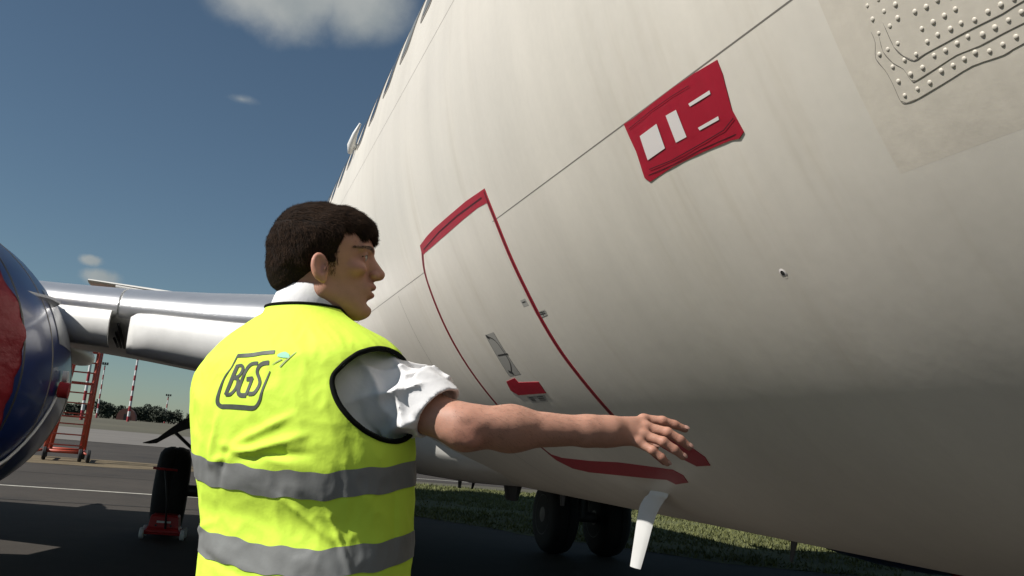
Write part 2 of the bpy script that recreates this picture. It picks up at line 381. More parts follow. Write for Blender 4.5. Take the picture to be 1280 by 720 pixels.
# fuselage loft: (Y, radius, centre z)
prof = [(-5.0, .05, 2.30), (-4.9, .28, 2.32), (-4.5, .68, 2.38), (-3.8, 1.08, 2.52), (-2.8, 1.45, 2.68), (-1.6, 1.72, 2.82), (-.4, 1.86, 2.90), (.4, 1.92, 2.945), (.8, 1.93, 2.95)]
for k in range(1, 19): prof.append((.8+k*(17.0-.8)/18, 1.93, 2.95))
prof += [(18.5, 1.86, 3.03), (20.5, 1.66, 3.25), (22.5, 1.32, 3.58), (24.3, .92, 3.92), (25.6, .5, 4.2), (26.2, .18, 4.35)]
SEG = 256
V, Fc = [], []
for (y, r, zc) in prof:
    for k in range(SEG):
        a = 2*pi*k/SEG; V.append(P2((XC+r*cos(a), y, zc+r*sin(a))))
for i in range(len(prof)-1):
    for k in range(SEG):
        a, b = i*SEG+k, i*SEG+(k+1) % SEG; Fc.append((a, a+SEG, b+SEG, b))
Fc.append(tuple(range(SEG))); 
fus = mesh_obj('fuselage', V, Fc, M_skin_white, plane)

def decal_bm(poly, h=.0015, ystep=.25, sstep=1.2, skirt=True, wav=None):
    """poly [(Y, deg)] wrapped onto the fuselage h above the skin, with edges of its own"""
    bm = bmesh.new(); f = bm.faces.new([bm.verts.new((y, d*.0337, 0)) for y, d in poly])
    ys = [p[0] for p in poly]; ds = [p[1]*.0337 for p in poly]
    y = math.ceil(min(ys)/ystep)*ystep
    while y < max(ys):
        bmesh.ops.bisect_plane(bm, geom=bm.verts[:]+bm.edges[:]+bm.faces[:], plane_co=(y, 0, 0), plane_no=(1, 0, 0)); y += ystep
    st = sstep*.0337; d = math.ceil(min(ds)/st)*st
    while d < max(ds):
        bmesh.ops.bisect_plane(bm, geom=bm.verts[:]+bm.edges[:]+bm.faces[:], plane_co=(0, d, 0), plane_no=(0, 1, 0)); d += st
    bd = [e for e in bm.edges if e.is_boundary]
    hh = {}
    for v in bm.verts:
        hh[v] = h + (wav(v.co.x, v.co.y/.0337) if wav else 0)
    if skirt:
        ex = bmesh.ops.extrude_edge_only(bm, edges=bd)['geom']
        for v in ex:
            if isinstance(v, bmesh.types.BMVert): hh[v] = -.002
    for v in bm.verts:
        v.co = cyl(v.co.x, v.co.y/.0337, hh.get(v, h))
    return bm
def on_plane(name, poly, m_, h=.0015, **kw):
    bm = decal_bm(poly, h, **kw)
    for v in bm.verts: v.co = P2(v.co)
    return bm_obj(name, bm, m_, plane, 'auto')
def strip_poly(pts, wd):
    """ribbon of width wd (metres) along [(Y, deg)]"""
    L, Rr = [], []
    for i, p in enumerate(pts):
        a = pts[max(i-1, 0)]; b = pts[min(i+1, len(pts)-1)]
        dx, dy = b[0]-a[0], (b[1]-a[1])*.0337; l = sqrt(dx*dx+dy*dy); nx, ny = -dy/l, dx/l
        ww = wd[i] if hasattr(wd, '__len__') else wd
        L.append((p[0]+nx*ww/2, p[1]+ny*ww/2/.0337)); Rr.append((p[0]-nx*ww/2, p[1]-ny*ww/2/.0337))
    return L+Rr[::-1]
# lap joints and skin seams
def ystrip(name, deg, y0, y1, wd, m_, h): 
    return on_plane(name, [(y0, deg-wd/2), (y1, deg-wd/2), (y1, deg+wd/2), (y0, deg+wd/2)], m_, h, ystep=.6, skirt=False)
ystrip('skin_seam', 206.42, .3, 16.8, .085, M_seam, .0003)
ystrip('skin_seam', 180.2, .3, 16.8, .07, M_seam, .0003)
for yy, d0, d1 in [(4.72, 207, 250), (6.3, 181, 250), (8.1, 181, 250)]:
    on_plane('skin_seam', [(yy, d0), (yy+.004, d0), (yy+.004, d1), (yy, d1)], M_seam, .0003, skirt=False)
# doubler behind the rivet patch
on_plane('repair_plate', [(.55, 203), (1.137, 203), (1.137, 216.6), (.55, 216.6)], M_doubler, .0003, skirt=False, wav=lambda y, d: -.00027 if d > 216.5 else 0)
e2 = [(1.062, 203), (1.062, 209.9), (1.063, 210.43), (1.075, 211.11), (1.068, 211.8), (1.066, 212.54), (1.067, 213.38), (1.058, 213.58), (1.035, 213.62), (0.981, 213.49), (0.926, 213.34), (0.876, 213.49), (0.842, 213.41), (.7, 213.5), (.6, 213.4), (.6, 203)]
e3 = [(1.045, 203), (1.05, 210.2), (1.056, 211.01), (1.048, 211.65), (1.035, 212.13), (1.031, 212.76), (1.023, 212.86), (0.984, 212.76), (0.941, 212.64), (0.901, 212.73), (0.862, 212.7), (0.83, 212.7), (.7, 212.75), (.61, 212.6), (.61, 203)]
e4 = [(1.03, 203), (1.033, 209.8), (1.033, 211.06), (1.024, 211.61), (1.01, 212.02), (0.987, 211.97), (0.951, 211.96), (0.912, 211.95), (0.88, 211.97), (0.85, 211.99), (0.817, 211.93), (.7, 212), (.62, 211.9), (.62, 203)]
for k, e in enumerate((e2, e3, e4)):
    o = on_plane('patch_layer', e, M_doubler, .0009+.0006*k)
for e, wd in ((e2, .0018), (e3, .0022), (e4, .0030)):
    pts = [p for p in e if p[1] > 208][:-1]
    pts = smooth_pts(pts, 3)
    # bead of sealant along the lower edge of each layer
    bm = bmesh.new(); hh = .0009+.0006*(e is e3)+.0012*(e is e4)
    tube(bm, [P2(cyl(p[0], p[1]+.02, hh*.55)) for p in pts], wd*.36, 6)
    bm_obj('sealant_bead', bm, M_seam, plane, True)
RIV = [(1.048, 208.81), (1.049, 209.47), (1.049, 210.17), (0.999, 209.45), (1.023, 209.44), (1.005, 210.02), (1.024, 210.15), (0.973, 210.17), (0.952, 210.24), (0.911, 210.94), (0.931, 210.95), (0.952, 210.95), (0.974, 210.96), (0.975, 211.57), (0.954, 211.52), (0.931, 211.56), (0.912, 211.56), (0.891, 211.71), (0.868, 211.67), (0.847, 211.67), (1.024, 211.01), (1.002, 211.83), (1.046, 211.02), (1.026, 211.81), (1.065, 211.03), (1.052, 211.83), (1.054, 212.54), (1.055, 213.25), (1.027, 212.5), (1.028, 213.23), (1.002, 212.48), (0.975, 212.24), (0.954, 212.27), (0.932, 212.23), (0.912, 212.19), (0.89, 212.38), (0.869, 212.36), (0.847, 212.35), (0.826, 212.3), (1.003, 213.22), (0.976, 212.98), (0.954, 212.99), (0.933, 212.95), (0.913, 212.91), (0.892, 213.12), (0.87, 213.11), (0.848, 213.07), (1.024, 208.85), (0.931, 210.23), (0.827, 211.72), (0.91, 210.34), (0.889, 210.45), (0.97, 209.39), (0.949, 209.44), (0.871, 210.86)]
for k in range(8): RIV += [(.80-.022*k, 211.7), (.80-.022*k, 212.35), (.82-.022*k, 213.1)]
me_r = None
for (y, d) in RIV:
    if me_r is None:
        bm = bmesh.new(); bmesh.ops.create_uvsphere(bm, u_segments=10, v_segments=6, radius=.0041)
        for v in bm.verts:
            v.co.z *= .45
        bm.faces.ensure_lookup_table()
        me_r = bpy.data.meshes.new('rivet'); bm.to_mesh(me_r); bm.free(); me_r.shade_smooth(); me_r.materials.append(M_doubler)
    o = bpy.data.objects.new('rivet', me_r); link(o, plane)
    lay = .0020 if (d < 211.9 and y < 1.02) else (.0014 if d < 212.65 and y < 1.04 else .0008)
    nrm = Vector((cos(radians(d)), 0, sin(radians(d))))
    o.location = P2(cyl(y, d, lay)); o.rotation_euler = nrm.to_track_quat('Z', 'Y').to_euler()
    s_ = rnd.uniform(.9, 1.08); o.scale = (s_, s_, s_)
# static port
bm = bmesh.new()
def ring_on(bm, y, d, r0, r1, h, seg=20):
    ro, ri = [], []
    for k in range(seg):
        a = 2*pi*k/seg
        ro.append(bm.verts.new(P2(cyl(y+r1*cos(a), d+degrees(r1*sin(a)/RR), .0005)))); ri.append(bm.verts.new(P2(cyl(y+r0*cos(a), d+degrees(r0*sin(a)/RR), h))))
    for k in range(seg): bm.faces.new((ro[k], ro[(k+1) % seg], ri[(k+1) % seg], ri[k]))
    return ri
ring_on(bm, 1.552, 219.89, .0062, .0105, .0015); bm_obj('drain_port', bm, M_white_clean, plane, True)
prt = [o for o in COL.objects if o.name.startswith('drain_port')][0]
bm = bmesh.new(); r_ = ring_on(bm, 1.552, 219.89, .0001, .0068, .0012); bm_obj('port_opening', bm, M_ink, prt, True)
# placards on and beside the cargo door
pl = on_plane('placard', [(3.595, 217.56), (3.475, 217.53), (3.482, 223.7), (3.635, 223.74)], M_placard, .0009, skirt=False)
def ink_on(pts, wd, parent):
    bm = decal_bm(strip_poly(pts, wd), .0013, skirt=False)
    for v in bm.verts: v.co = P2(v.co)
    return bm_obj('ink_mark', bm, M_ink, parent, True)
ink_on(smooth_pts([(3.577, 217.81), (3.514, 218.62), (3.498, 220.15), (3.509, 221.87), (3.576, 223.27)], 4), .006, pl)
ink_on([(3.595, 220.6), (3.465, 220.69)], .007, pl); ink_on([(3.59, 217.7), (3.565, 218.1)], .016, pl); ink_on([(3.60, 223.0), (3.56, 223.5)], .014, pl)
for (a, b) in [((3.475, 217.6), (3.484, 223.6)), ((3.592, 217.6), (3.632, 223.6))]: ink_on([a, b], .0025, pl)
pl = on_plane('placard', [(2.905, 217.0), (2.838, 217.03), (2.845, 217.65), (2.91, 217.7)], M_placard, .0009, skirt=False)
ink_on([(2.90, 217.15), (2.85, 217.2)], .003, pl); ink_on([(2.90, 217.35), (2.85, 217.4)], .004, pl); ink_on([(2.875, 217.05), (2.878, 217.6)], .004, pl)
pl = on_plane('placard', [(3.01, 215.2), (2.955, 215.2), (2.955, 216.0), (3.01, 216.0)], M_placard, .0009, skirt=False)
ink_on([(3.0, 215.5), (2.965, 215.5)], .004, pl)
pl = on_plane('placard', [(3.62, 227.1), (3.40, 227.1), (3.42, 228.2), (3.62, 228.2)], M_placard, .0009, skirt=False)
for k in range(3): ink_on([(3.60, 227.3+.25*k), (3.55, 227.4+.25*k)], .004, pl); ink_on([(3.50, 227.3+.25*k), (3.43, 227.3+.28*k)], .004, pl)
# faint ghosts of removed titles: slightly cleaner paint where letters used to be
M_ghost = mat('clean_ghost', (.66, .63, .585), .34, var=[(1.1, .07, 4, (1, 1, .7)), (5, .045, 6, (.3, 7, .3))])
def ghost_A(y, d, h_deg, wd):
    on_plane('title_ghost', strip_poly([(y+wd/2, d+h_deg), (y, d)], .05), M_ghost, .0006, skirt=False)
    on_plane('title_ghost', strip_poly([(y, d), (y-wd/2, d+h_deg)], .05), M_ghost, .0006, skirt=False)
    on_plane('title_ghost', strip_poly([(y+wd*.3, d+h_deg*.66), (y-wd*.3, d+h_deg*.66)], .045), M_ghost, .0009, skirt=False)
# cargo door panel gap (under the tape)
dr = on_plane('cargo_door', [(2.935, 203.6), (4.02, 203.6), (4.05, 210.9), (4.08, 216), (4.11, 221), (4.12, 228), (4.11, 240.2), (2.935, 240.2)], M_skin_white, .0005, skirt=False)

# windows
wi_me = None
for k in range(-2, 24):
    Y = 3.23 + .508*k
    zc_ = 3.40; a0 = degrees(math.asin((zc_-ZC)/RR)); d0 = 180-a0
    def rr_poly(wy, wd_, n=5, r=.5):
        pts = []
        for (sy, sd) in ((1, 1), (-1, 1), (-1, -1), (1, -1)):
            c = (sy*(wy-wy*r), sd*(wd_-wy*r/.0337))
            base = {(1, 1): 0, (-1, 1): 90, (-1, -1): 180, (1, -1): 270}[(sy, sd)]
            for q in range(n+1):
                an = radians(base+90*q/n); pts.append((c[0]+wy*r*cos(an), c[1]+wy*r*sin(an)/.0337))
        return pts
    fr = on_plane('window', [(Y+p[0], d0+p[1]) for p in rr_poly(.145, 5.6)], M_wing_grey if False else M_seam, .0022, ystep=2, sstep=1.4)
    bm = decal_bm([(Y+p[0], d0+p[1]) for p in rr_poly(.118, 4.7)], .0035, ystep=2, sstep=1.4, skirt=False)
    for v in bm.verts: v.co = P2(v.co)
    bm_obj('pane', bm, M_glass, fr, True)
# small white covered probe on the silhouette
bm = bmesh.new()
tube(bm, [P2(cyl(6.0, 170, -.01)), P2(cyl(6.0, 170, .04))], .022, 10)
tube(bm, [P2(cyl(6.03, 171.5, .03)), P2(cyl(6.0, 170, .04)), P2(cyl(5.97, 167.8, .042)), P2(cyl(5.92, 165.8, .035))], [.016, .028, .018, .008], 10)
bm_obj('covered_probe', bm, M_white_paint, plane, True)

# belly fittings
def belly(Y, dx=0): return P2((XC+dx, Y, ZC-RR))
def fin(name, base, h, c, sweep, th, m_, taper=.6):
    bm = bmesh.new(); n = 12
    rows = []
    for i in range(n+1):
        t = i/n; cc = c*(1-(1-taper)*t); off = sweep*t
        rows.append([bm.verts.new(base+Vector((sgn*th*(1-.5*t)*sqrt(max(0, 1-(2*u-1)**2))*.5, off+(u-.5)*cc, .03-(h+.03)*t))) for sgn, u in [(1, q/6) for q in range(7)]+[(-1, 1-q/6) for q in range(1, 6)]])
    for a, b in zip(rows, rows[1:]):
        for k in range(12): bm.faces.new((a[k], a[(k+1) % 12], b[(k+1) % 12], b[k]))
    bm.faces.new(rows[-1]); return bm_obj(name, bm, m_, plane, 'auto')
fin('blade_antenna', belly(3.2, -.25), .065, .05, .02, .02, M_dark, .3)
fin('blade_antenna', belly(6.05, -.15), .07, .07, .0, .05, M_dark, .8)
fin('blade_antenna', belly(7.2, -.15), .12, .26, .0, .16, M_dark, .85)
fin('blade_antenna', belly(8.9, -.15), .13, .10, .0, .05, M_dark, .7)
fin('blade_antenna', belly(8.35, -.15), .11, .05, .08, .04, M_dark, .7)
fin('belly_beacon', belly(12.0, -.15), .13, .5, .0, .3, M_dark, .8)

# drain mast: blade with curved root, pale, on the lower side
bm = bmesh.new()
root = cyl(3.38, 246.2); tip_w = None
# centre line of the mast (world): from the skin down and slightly aft
cl = [(0.0, -.02, .012), (.0, -.005, -.012), (.008, .040, -.030), (.020, .105, -.070), (.036, .170, -.13), (.055, .245, -.235), (.075, .325, -.345)]
ch = [.16, .17, .18, .18, .16, .135, .105]
rows = []
for (dx, dy, dz), c_ in zip(smooth_pts([(*p,) for p in cl], 3), np.interp(np.linspace(0, 6, 19), range(7), ch)):
    row = []
    for sgn, u in [(1, q/8) for q in range(9)]+[(-1, 1-q/8) for q in range(1, 8)]:
        th = .022*sqrt(max(0, 4*u*(1-u)))*.5
        row.append(bm.verts.new(P2(root+Vector((dx+sgn*th, dy+(u-.35)*c_, dz)))))
    rows.append(row)
for a, b in zip(rows, rows[1:]):
    for k in range(16): bm.faces.new((a[k], a[(k+1) % 16], b[(k+1) % 16], b[k]))
bm.faces.new(rows[-1]); bm.faces.new(rows[0][::-1])
dm = bm_obj('drain_mast', bm, M_white_paint, plane, 'auto'); dm['label'] = 'pale grey swept drain mast hanging below the belly with a sunlit tip'

# ---- wing
def airfoil(u, t): return 5*t*(.2969*sqrt(u)-.126*u-.3516*u*u+.2843*u**3-.1036*u**4)
WST = [(1.6, 5.9, 2.16, 7.6, .115), (.8, 6.55, 2.12, 7.1, .108), (-.05, 7.25, 2.14, 6.5, .104), (-.85, 7.85, 2.19, 5.9, .096), (-1.6, 8.35, 2.24, 5.4, .096), (-2.8, 9.1, 2.32, 4.8, .10), (-4.5, 10.0, 2.48, 4.0, .11), (-7.5, 11.4, 2.68, 3.1, .11), (-11.6, 13.4, 3.15, 1.7, .10), (-12.0, 13.7, 3.2, 1.2, .08)]
def wing_at(x, sgn=1):
    W = WST
    for a, b in zip(W, W[1:]):
        if b[0] <= x <= a[0]:
            f = (a[0]-x)/(a[0]-b[0]); return tuple(a[i]+(b[i]-a[i])*f for i in range(5))
    return W[0] if x > W[0][0] else W[-1]
def wp(x, u, side, off=0.0, mirror=False):
    """point on the wing skin: u chord fraction, side +1 upper -1 lower, off outward"""
    _, y, z, c, t = wing_at(x)
    th = airfoil(max(u, 0), t)*c
    px = 2*XC-x if mirror else x
    # outward normal approximated from the section
    e = 1e-3; th2 = airfoil(u+e, t)*c; ny, nz = -(th2-th)/(e*c), 1.0; l = sqrt(ny*ny+nz*nz); ny /= l; nz /= l
    return P2((px, y+u*c+ny*off, z+side*(th+nz*off)))
def wing_patch(name, xs, us, side, off, m_, parent, mirror=False, close=True, under=0):
    bm = bmesh.new(); g = []
    for x in xs:
        g.append([bm.verts.new(wp(x, abs(u), (1 if u >= 0 else -1) if side == 0 else side, off, mirror)) for u in us])
    for a, b in zip(g, g[1:]):
        for k in range(len(us)-1): bm.faces.new((a[k], a[k+1], b[k+1], b[k]))
    if close:
        bd = [e for e in bm.edges if e.is_boundary]
        ex = [v for v in bmesh.ops.extrude_edge_only(bm, edges=bd)['geom'] if isinstance(v, bmesh.types.BMVert)]
        ctr = {}
        for v in ex:
            vy = v.co + PO; x = 2*XC-vy.x if mirror else vy.x; _, y, z, c, t = wing_at(x)
            d = Vector((0, y+.12*c-vy.y, z-vy.z)); v.co += d.normalized()*(off+.02)
    return bm_obj(name, bm, m_, parent, 'auto')
def build_wing(mirror):
    us = [(.5*(1-cos(pi*k/28))) for k in range(29)]
    loop = [(u, 1) for u in us[::-1]]+[(u, -1) for u in us[1:]]
    bm = bmesh.new(); g = []
    xs = []
    for a, b in zip(WST, WST[1:]):
        for k in range(4): xs.append(a[0]+(b[0]-a[0])*k/4)
    xs.append(WST[-1][0])
    for x in xs: g.append([bm.verts.new(wp(x, u, s, 0, mirror)) for u, s in loop])
    for a, b in zip(g, g[1:]):
        for k in range(len(loop)-1): bm.faces.new((a[k], a[k+1], b[k+1], b[k]))
    bm.faces.new(g[-1])
    w_ = bm_obj('wing', bm, M_wing, plane, 'auto')
    # polished leading edge: wraps the nose, upper side mostly
    usn = [-.010, -.006, -.003, -.001, 0, .001, .003, .007, .013, .022, .035, .05, .07, .09, .105]
    wing_patch('leading_edge', [1.3, .8, .3, -.2, -.6, -.9], usn, 0, .012, M_slat, w_, mirror)
    wing_patch('leading_edge', [-.92, -1.2, -1.5, -1.78], usn, 0, .012, M_slat, w_, mirror)
    # inboard leading-edge flap and fixed panel: bulging plates standing ahead of the lower nose
    FP = [(.030, -.035), (-.035, -.06), (-.085, -.12), (-.105, -.20), (-.095, -.29), (-.055, -.37), (.02, -.43), (.14, -.46)]
    def bulge(name, xs, m_, push=0.0, low=1.0):
        bm = bmesh.new(); g = []
        for i, x in enumerate(xs):
            _, y, z, c, t = wing_at(x); px = 2*XC-x if mirror else x; e = 1.0
            if i == len(xs)-1: e = .45
            elif i == len(xs)-2: e = .82
            g.append([bm.verts.new(P2((px, y+(dy-push)*e+(.10*(1-e)), z+dz*low*(1 if x > .2 else max(.8, 1-.2*(.2-x)/1.0))))) for dy, dz in FP])
        for a, b in zip(g, g[1:]):
            for k in range(len(FP)-1): bm.faces.new((a[k], a[k+1], b[k+1], b[k]))
        bd = [e for e in bm.edges if e.is_boundary]
        for v in bmesh.ops.extrude_edge_only(bm, edges=bd)['geom']:
            if isinstance(v, bmesh.types.BMVert): v.co.y += .07
        return bm_obj(name, bm, m_, w_, 'auto')
    bulge('leading_edge_flap', [1.2, .8, .4, 0, -.4, -.62, -.74, -.80], M_white_paint)
    bulge('leading_edge_panel', [-.96, -1.1, -1.25, -1.45, -1.6, -1.78, -1.80], M_white_paint, -.03, .9)
    bm = bmesh.new()
    for k in range(3):
        a = wp(-.90-.03*k, .02+.03*k, -1, .03, mirror); b = wp(-.90-.03*k, .14, -1, .03, mirror)
        tube(bm, [a, (a+b)/2, b], .012, 6)
    bm_obj('flap_hinge', bm, M_dark, w_, True)
    for x0, x1 in ((-3.4, -6.0), (-6.1, -8.7), (-8.8, -11.4)):
        xs_ = [x0+(x1-x0)*k/6 for k in range(7)]
        wing_patch('slat', xs_, [-.03, -.015, -.005, 0, .005, .015, .04, .08, .12], 0, .015, M_slat, w_, mirror)
    for (x0, x1) in ((-3.6, -5.4), (-5.5, -7.3)):
        bm = bmesh.new(); g = []
        for x in (x0, x1):
            r = []
            for u, hh in ((.62, .012), (.74, .03)): r.append(bm.verts.new(wp(x, u, 1, hh, mirror)))
            for u, hh in ((.74, .012), (.62, .0)): r.append(bm.verts.new(wp(x, u, 1, hh, mirror)))
            g.append(r)
        for k in range(4): bm.faces.new((g[0][k], g[0][(k+1) % 4], g[1][(k+1) % 4], g[1][k]))
        bm.faces.new(g[0]); bm.faces.new(g[1][::-1]); bm_obj('spoiler', bm, M_wing_grey, w_)
    # flap track fairings
    for x in (-1.9, -4.2, -6.9):
        _, y, z, c, t = wing_at(x); px = 2*XC-x if mirror else x
        V, Fc = lathe([(-.9, .01), (-.6, .09), (-.2, .14), (.4, .15), (1.0, .11), (1.6, .02)], P2((px, y+c*.82, z-.18)), 'Y', 14)
        mesh_obj('flap_fairing', V, Fc, M_wing, w_)
    return w_
wing_r = build_wing(False)
wing_l = build_wing(True)
# raised panel seen edge-on above the wing skin
bm = bmesh.new()
a, b = P2((-1.13, 9.3, 2.545)), P2((-.74, 9.3, 2.53))
tube(bm, [a, b], [.013, .008], 6); bm_obj('raised_panel', bm, M_white_paint, wing_r)
bm = bmesh.new(); tube(bm, [a+Vector((-.0, .0, -.03)), b+Vector((0, 0, -.012))], [.016, .004], 4); bm_obj('panel_hinge', bm, M_dark, wing_r)
for x in (-1.05, -.9, -.78):
    bm = bmesh.new(); tube(bm, [P2((x, 9.3, 2.40)), P2((x, 9.3, 2.53))], .012, 6); bm_obj('panel_strut', bm, M_dark, wing_r)
# wing-body fairing
bm = bmesh.new(); rows = []
for (y, ww, zt, zb) in [(5.8, .8, 1.5, 1.10), (6.6, 1.15, 1.9, 1.04), (7.8, 1.3, 2.2, .99), (9.5, 1.38, 2.3, .97), (12, 1.38, 2.3, .97), (13.8, 1.4, 2.1, 1.0), (15.4, .9, 1.7, 1.1)]:
    r = []
    for k in range(24):
        a = 2*pi*k/24; cx, cz = cos(a), sin(a); p = 1/ (abs(cx)**3+abs(cz)**3)**(1/3)
        r.append(bm.verts.new(P2((XC+ww*cx*p, y, (zt+zb)/2+(zt-zb)/2*cz*p))))
    rows.append(r)
for a, b in zip(rows, rows[1:]):
    for k in range(24): bm.faces.new((a[k], a[(k+1) % 24], b[(k+1) % 24], b[k]))
bm.faces.new(rows[0]); bm.faces.new(rows[-1]); bm_obj('belly_fairing', bm, M_wing, plane, 'auto')

# tail
def slab_wing(name, st, m_, vertical=False):
    bm = bmesh.new(); g = []
    us = [(.5*(1-cos(pi*k/12))) for k in range(13)]; loop = [(u, 1) for u in us[::-1]]+[(u, -1) for u in us[1:-1]]
    for (s, y, z, c, t) in st:
        r = []
        for u, sd in loop:
            th = airfoil(u, t)*c*sd
            r.append(bm.verts.new(P2((XC+th, y+u*c, z)) if vertical else P2((XC+s, y+u*c, z+th))))
        g.append(r)
    for a, b in zip(g, g[1:]):
        for k in range(len(loop)): bm.faces.new((a[k], a[(k+1) % len(loop)], b[(k+1) % len(loop)], b[k]))
    bm.faces.new(g[0][::-1]); bm.faces.new(g[-1]); return bm_obj(name, bm, m_, plane, 'auto')
slab_wing('vertical_fin', [(0, 17.5, 4.4, 8.0, .06), (0, 20.2, 5.6, 5.2, .09), (0, 22.9, 8.2, 3.4, .09), (0, 23.5, 8.9, 2.8, .08)], M_blue, True)
for s in (1, -1): slab_wing('tailplane', [(0, 21.0, 4.0, 3.9, .09), (s*3.0, 23.0, 4.35, 2.7, .09), (s*6.3, 25.2, 4.75, 1.4, .08)], M_wing)

# ---- engines
def engine(cx, name='engine', dy=0.0):
    o = (cx-PO.x, -PO.y+dy, 1.52)
    prof_o = [(5.96, .84), (5.90, .87), (5.93, .93), (6.05, 1.0), (6.3, 1.065), (6.8, 1.11), (7.4, 1.12), (8.0, 1.09), (8.6, 1.01), (9.05, .95), (9.25, .90), (9.25, .86), (8.6, .84)]
    n_ = lathe_obj(name, prof_o, o, M_blue, plane, seg=72, cap=False, squash_bottom=.04)
    lathe_obj('inlet_lip', [(6.00, .845), (5.90, .872), (5.885, .90), (5.93, .945), (6.04, 1.006)], o, M_slat, n_, seg=72, cap=False, squash_bottom=.04)
    lathe_obj('inlet_duct', [(6.0, .84), (6.5, .80), (6.9, .80)], o, M_dark, n_, seg=48, cap=False)
    lathe_obj('spinner', [(6.5, .01), (6.6, .10), (6.8, .22), (6.9, .27)], o, M_dark, n_, seg=24)
    lathe_obj('core_nozzle', [(8.6, .72), (9.2, .66), (9.8, .54), (10.3, .44), (10.3, .40), (9.9, .40)], o, M_nac_grey, n_, seg=40, cap=False)
    lathe_obj('exhaust_plug', [(9.8, .30), (10.3, .24), (10.9, .05)], o, M_nac_grey, n_, seg=24)
    lathe_obj('cowl_joint', [(6.98, 1.112), (6.985, 1.1165), (7.0, 1.117), (7.005, 1.1135)], o, M_seam, n_, seg=72, cap=False, squash_bottom=.04)
    lathe_obj('cowl_joint', [(8.10, 1.074), (8.105, 1.080), (8.13, 1.078), (8.135, 1.070)], o, M_seam, n_, seg=72, cap=False, squash_bottom=.04)
    s = 1 if cx < XC else -1
    bl = bmesh.new(); c = Vector((cx-PO.x, -PO.y+dy, 1.52))
    a0 = radians(30)
    def nac(y, an, r): return c+Vector((s*r*cos(an), y, r*sin(an)))
    v = [bl.verts.new(q) for q in (nac(6.6, a0, 1.08), nac(7.5, a0, 1.10), nac(7.45, a0, 1.17), nac(7.1, a0, 1.155))]
    v2 = [bl.verts.new(x_.co+Vector((0, 0, .02))) for x_ in v]
    bl.faces.new(v); bl.faces.new(v2[::-1])
    for k in range(4): bl.faces.new((v[k], v[(k+1) % 4], v2[(k+1) % 4], v2[k]))
    bm_obj('nacelle_strake', bl, M_nac_grey, n_)
    # latch bead, vent outlet
    bl = bmesh.new(); tube(bl, [nac(7.30, radians(-3), 1.13), nac(7.30, radians(-3), 1.20)], .06, 14); bm_obj('vent_outlet', bl, M_red_paint, n_, 'auto')
    bl = bmesh.new(); tube(bl, [nac(7.38, radians(2), 1.13), nac(7.38, radians(2), 1.165)], .045, 14); bm_obj('vent_ring', bl, M_white_paint, n_, 'auto')
    # grey patch on the inboard flank: reflection on the cowl put into colour
    vv, ff = [], []
    for i in range(9):
        for k in range(9):
            y = 7.25+.75*i/8; an = radians(14+22*k/8); r = np.interp(y, [6.8, 7.4, 8.0, 8.6], [1.11, 1.12, 1.09, 1.01])+.004
            vv.append(nac(y, an, r))
    for i in range(8):
        for k in range(8): ff.append((i*9+k, i*9+k+1, (i+1)*9+k+1, (i+1)*9+k))
    mesh_obj('cowl_reflection', vv, ff, M_nac_grey, n_)
    # pylon
    bl = bmesh.new(); rows = []
    for (y, w_, z0, z1) in [(6.9, .05, 2.55, 2.72), (7.5, .16, 2.5, 2.82), (8.3, .22, 2.3, 2.74), (9.2, .22, 2.0, 2.62), (10.2, .2, 2.0, 2.4), (11.6, .06, 2.0, 2.2)]:
        rows.append([bl.verts.new(P2((cx+sx*w_, y+dy, z))) for sx, z in ((-1, z0), (1, z0), (1, z1-.06), (.6, z1), (-.6, z1), (-1, z1-.06))])
    for a, b in zip(rows, rows[1:]):
        for k in range(6): bl.faces.new((a[k], a[(k+1) % 6], b[(k+1) % 6], b[k]))
    bl.faces.new(rows[0][::-1]); bl.faces.new(rows[-1]); bm_obj('pylon', bl, M_wing, plane, 'auto', bevel=.02)
    return n_
engine(XC-4.83); engine(XC+4.45, dy=.6)
def engine_cover(cx, label, dy=0.0):
    s = 1
    def wr(t, a, r):
        return .012*sin(a*9+t*5)*(r > .5) + .02*noise.noise(Vector((cos(a)*3, sin(a)*3, t*4))) + .008*sin(a*31+1.5*sin(a*5))*(1 if r > .8 else .3)
    V, Fc = lathe([(5.80, .02), (5.80, .2), (5.805, .4), (5.81, .6), (5.825, .78), (5.845, .86), (5.865, .91), (5.89, .96), (5.96, 1.005), (6.03, 1.04), (6.08, 1.062), (6.13, 1.08)], (0, 0, 0), 'Y', 160, bump=wr)
    V = [(x, y-6.0, z) for x, y, z in V]
    Fc.append(tuple(range(160))[::-1])
    r = thing('engine_cover', label, 'engine cover', (cx, 6.0+dy, 1.52), group='red fabric covers over the engine inlets')
    mesh_obj('cover_fabric', V, Fc, M_red_fabric, r)
    V, Fc = lathe([(6.122, 1.09), (6.13, 1.097), (6.145, 1.097), (6.152, 1.087)], (0, -6.0, 0), 'Y', 80)
    mesh_obj('hem_rope', V, Fc, M_dark, r)
    return r
cv = engine_cover(XC-4.83, 'red fabric cover over the inlet of the near blue engine at the far left')
engine_cover(XC+4.45, 'red fabric cover over the inlet of the far engine, in shade below the belly', .6)
# white tie strap running round the near nacelle
bm = bmesh.new(); pts = []
for k in range(15):
    t = k/14; y = 6.25+1.1*t; an = radians(-42+40*t-8*sin(pi*t)); r = np.interp(y, [6.05, 6.3, 6.8, 7.4], [1.0, 1.065, 1.11, 1.12])+.012
    pts.append(Vector((r*cos(an), y-6.0, r*sin(an))))
tube(bm, pts, .011, 6); bm_obj('tie_strap', bm, M_white_paint, cv, True)

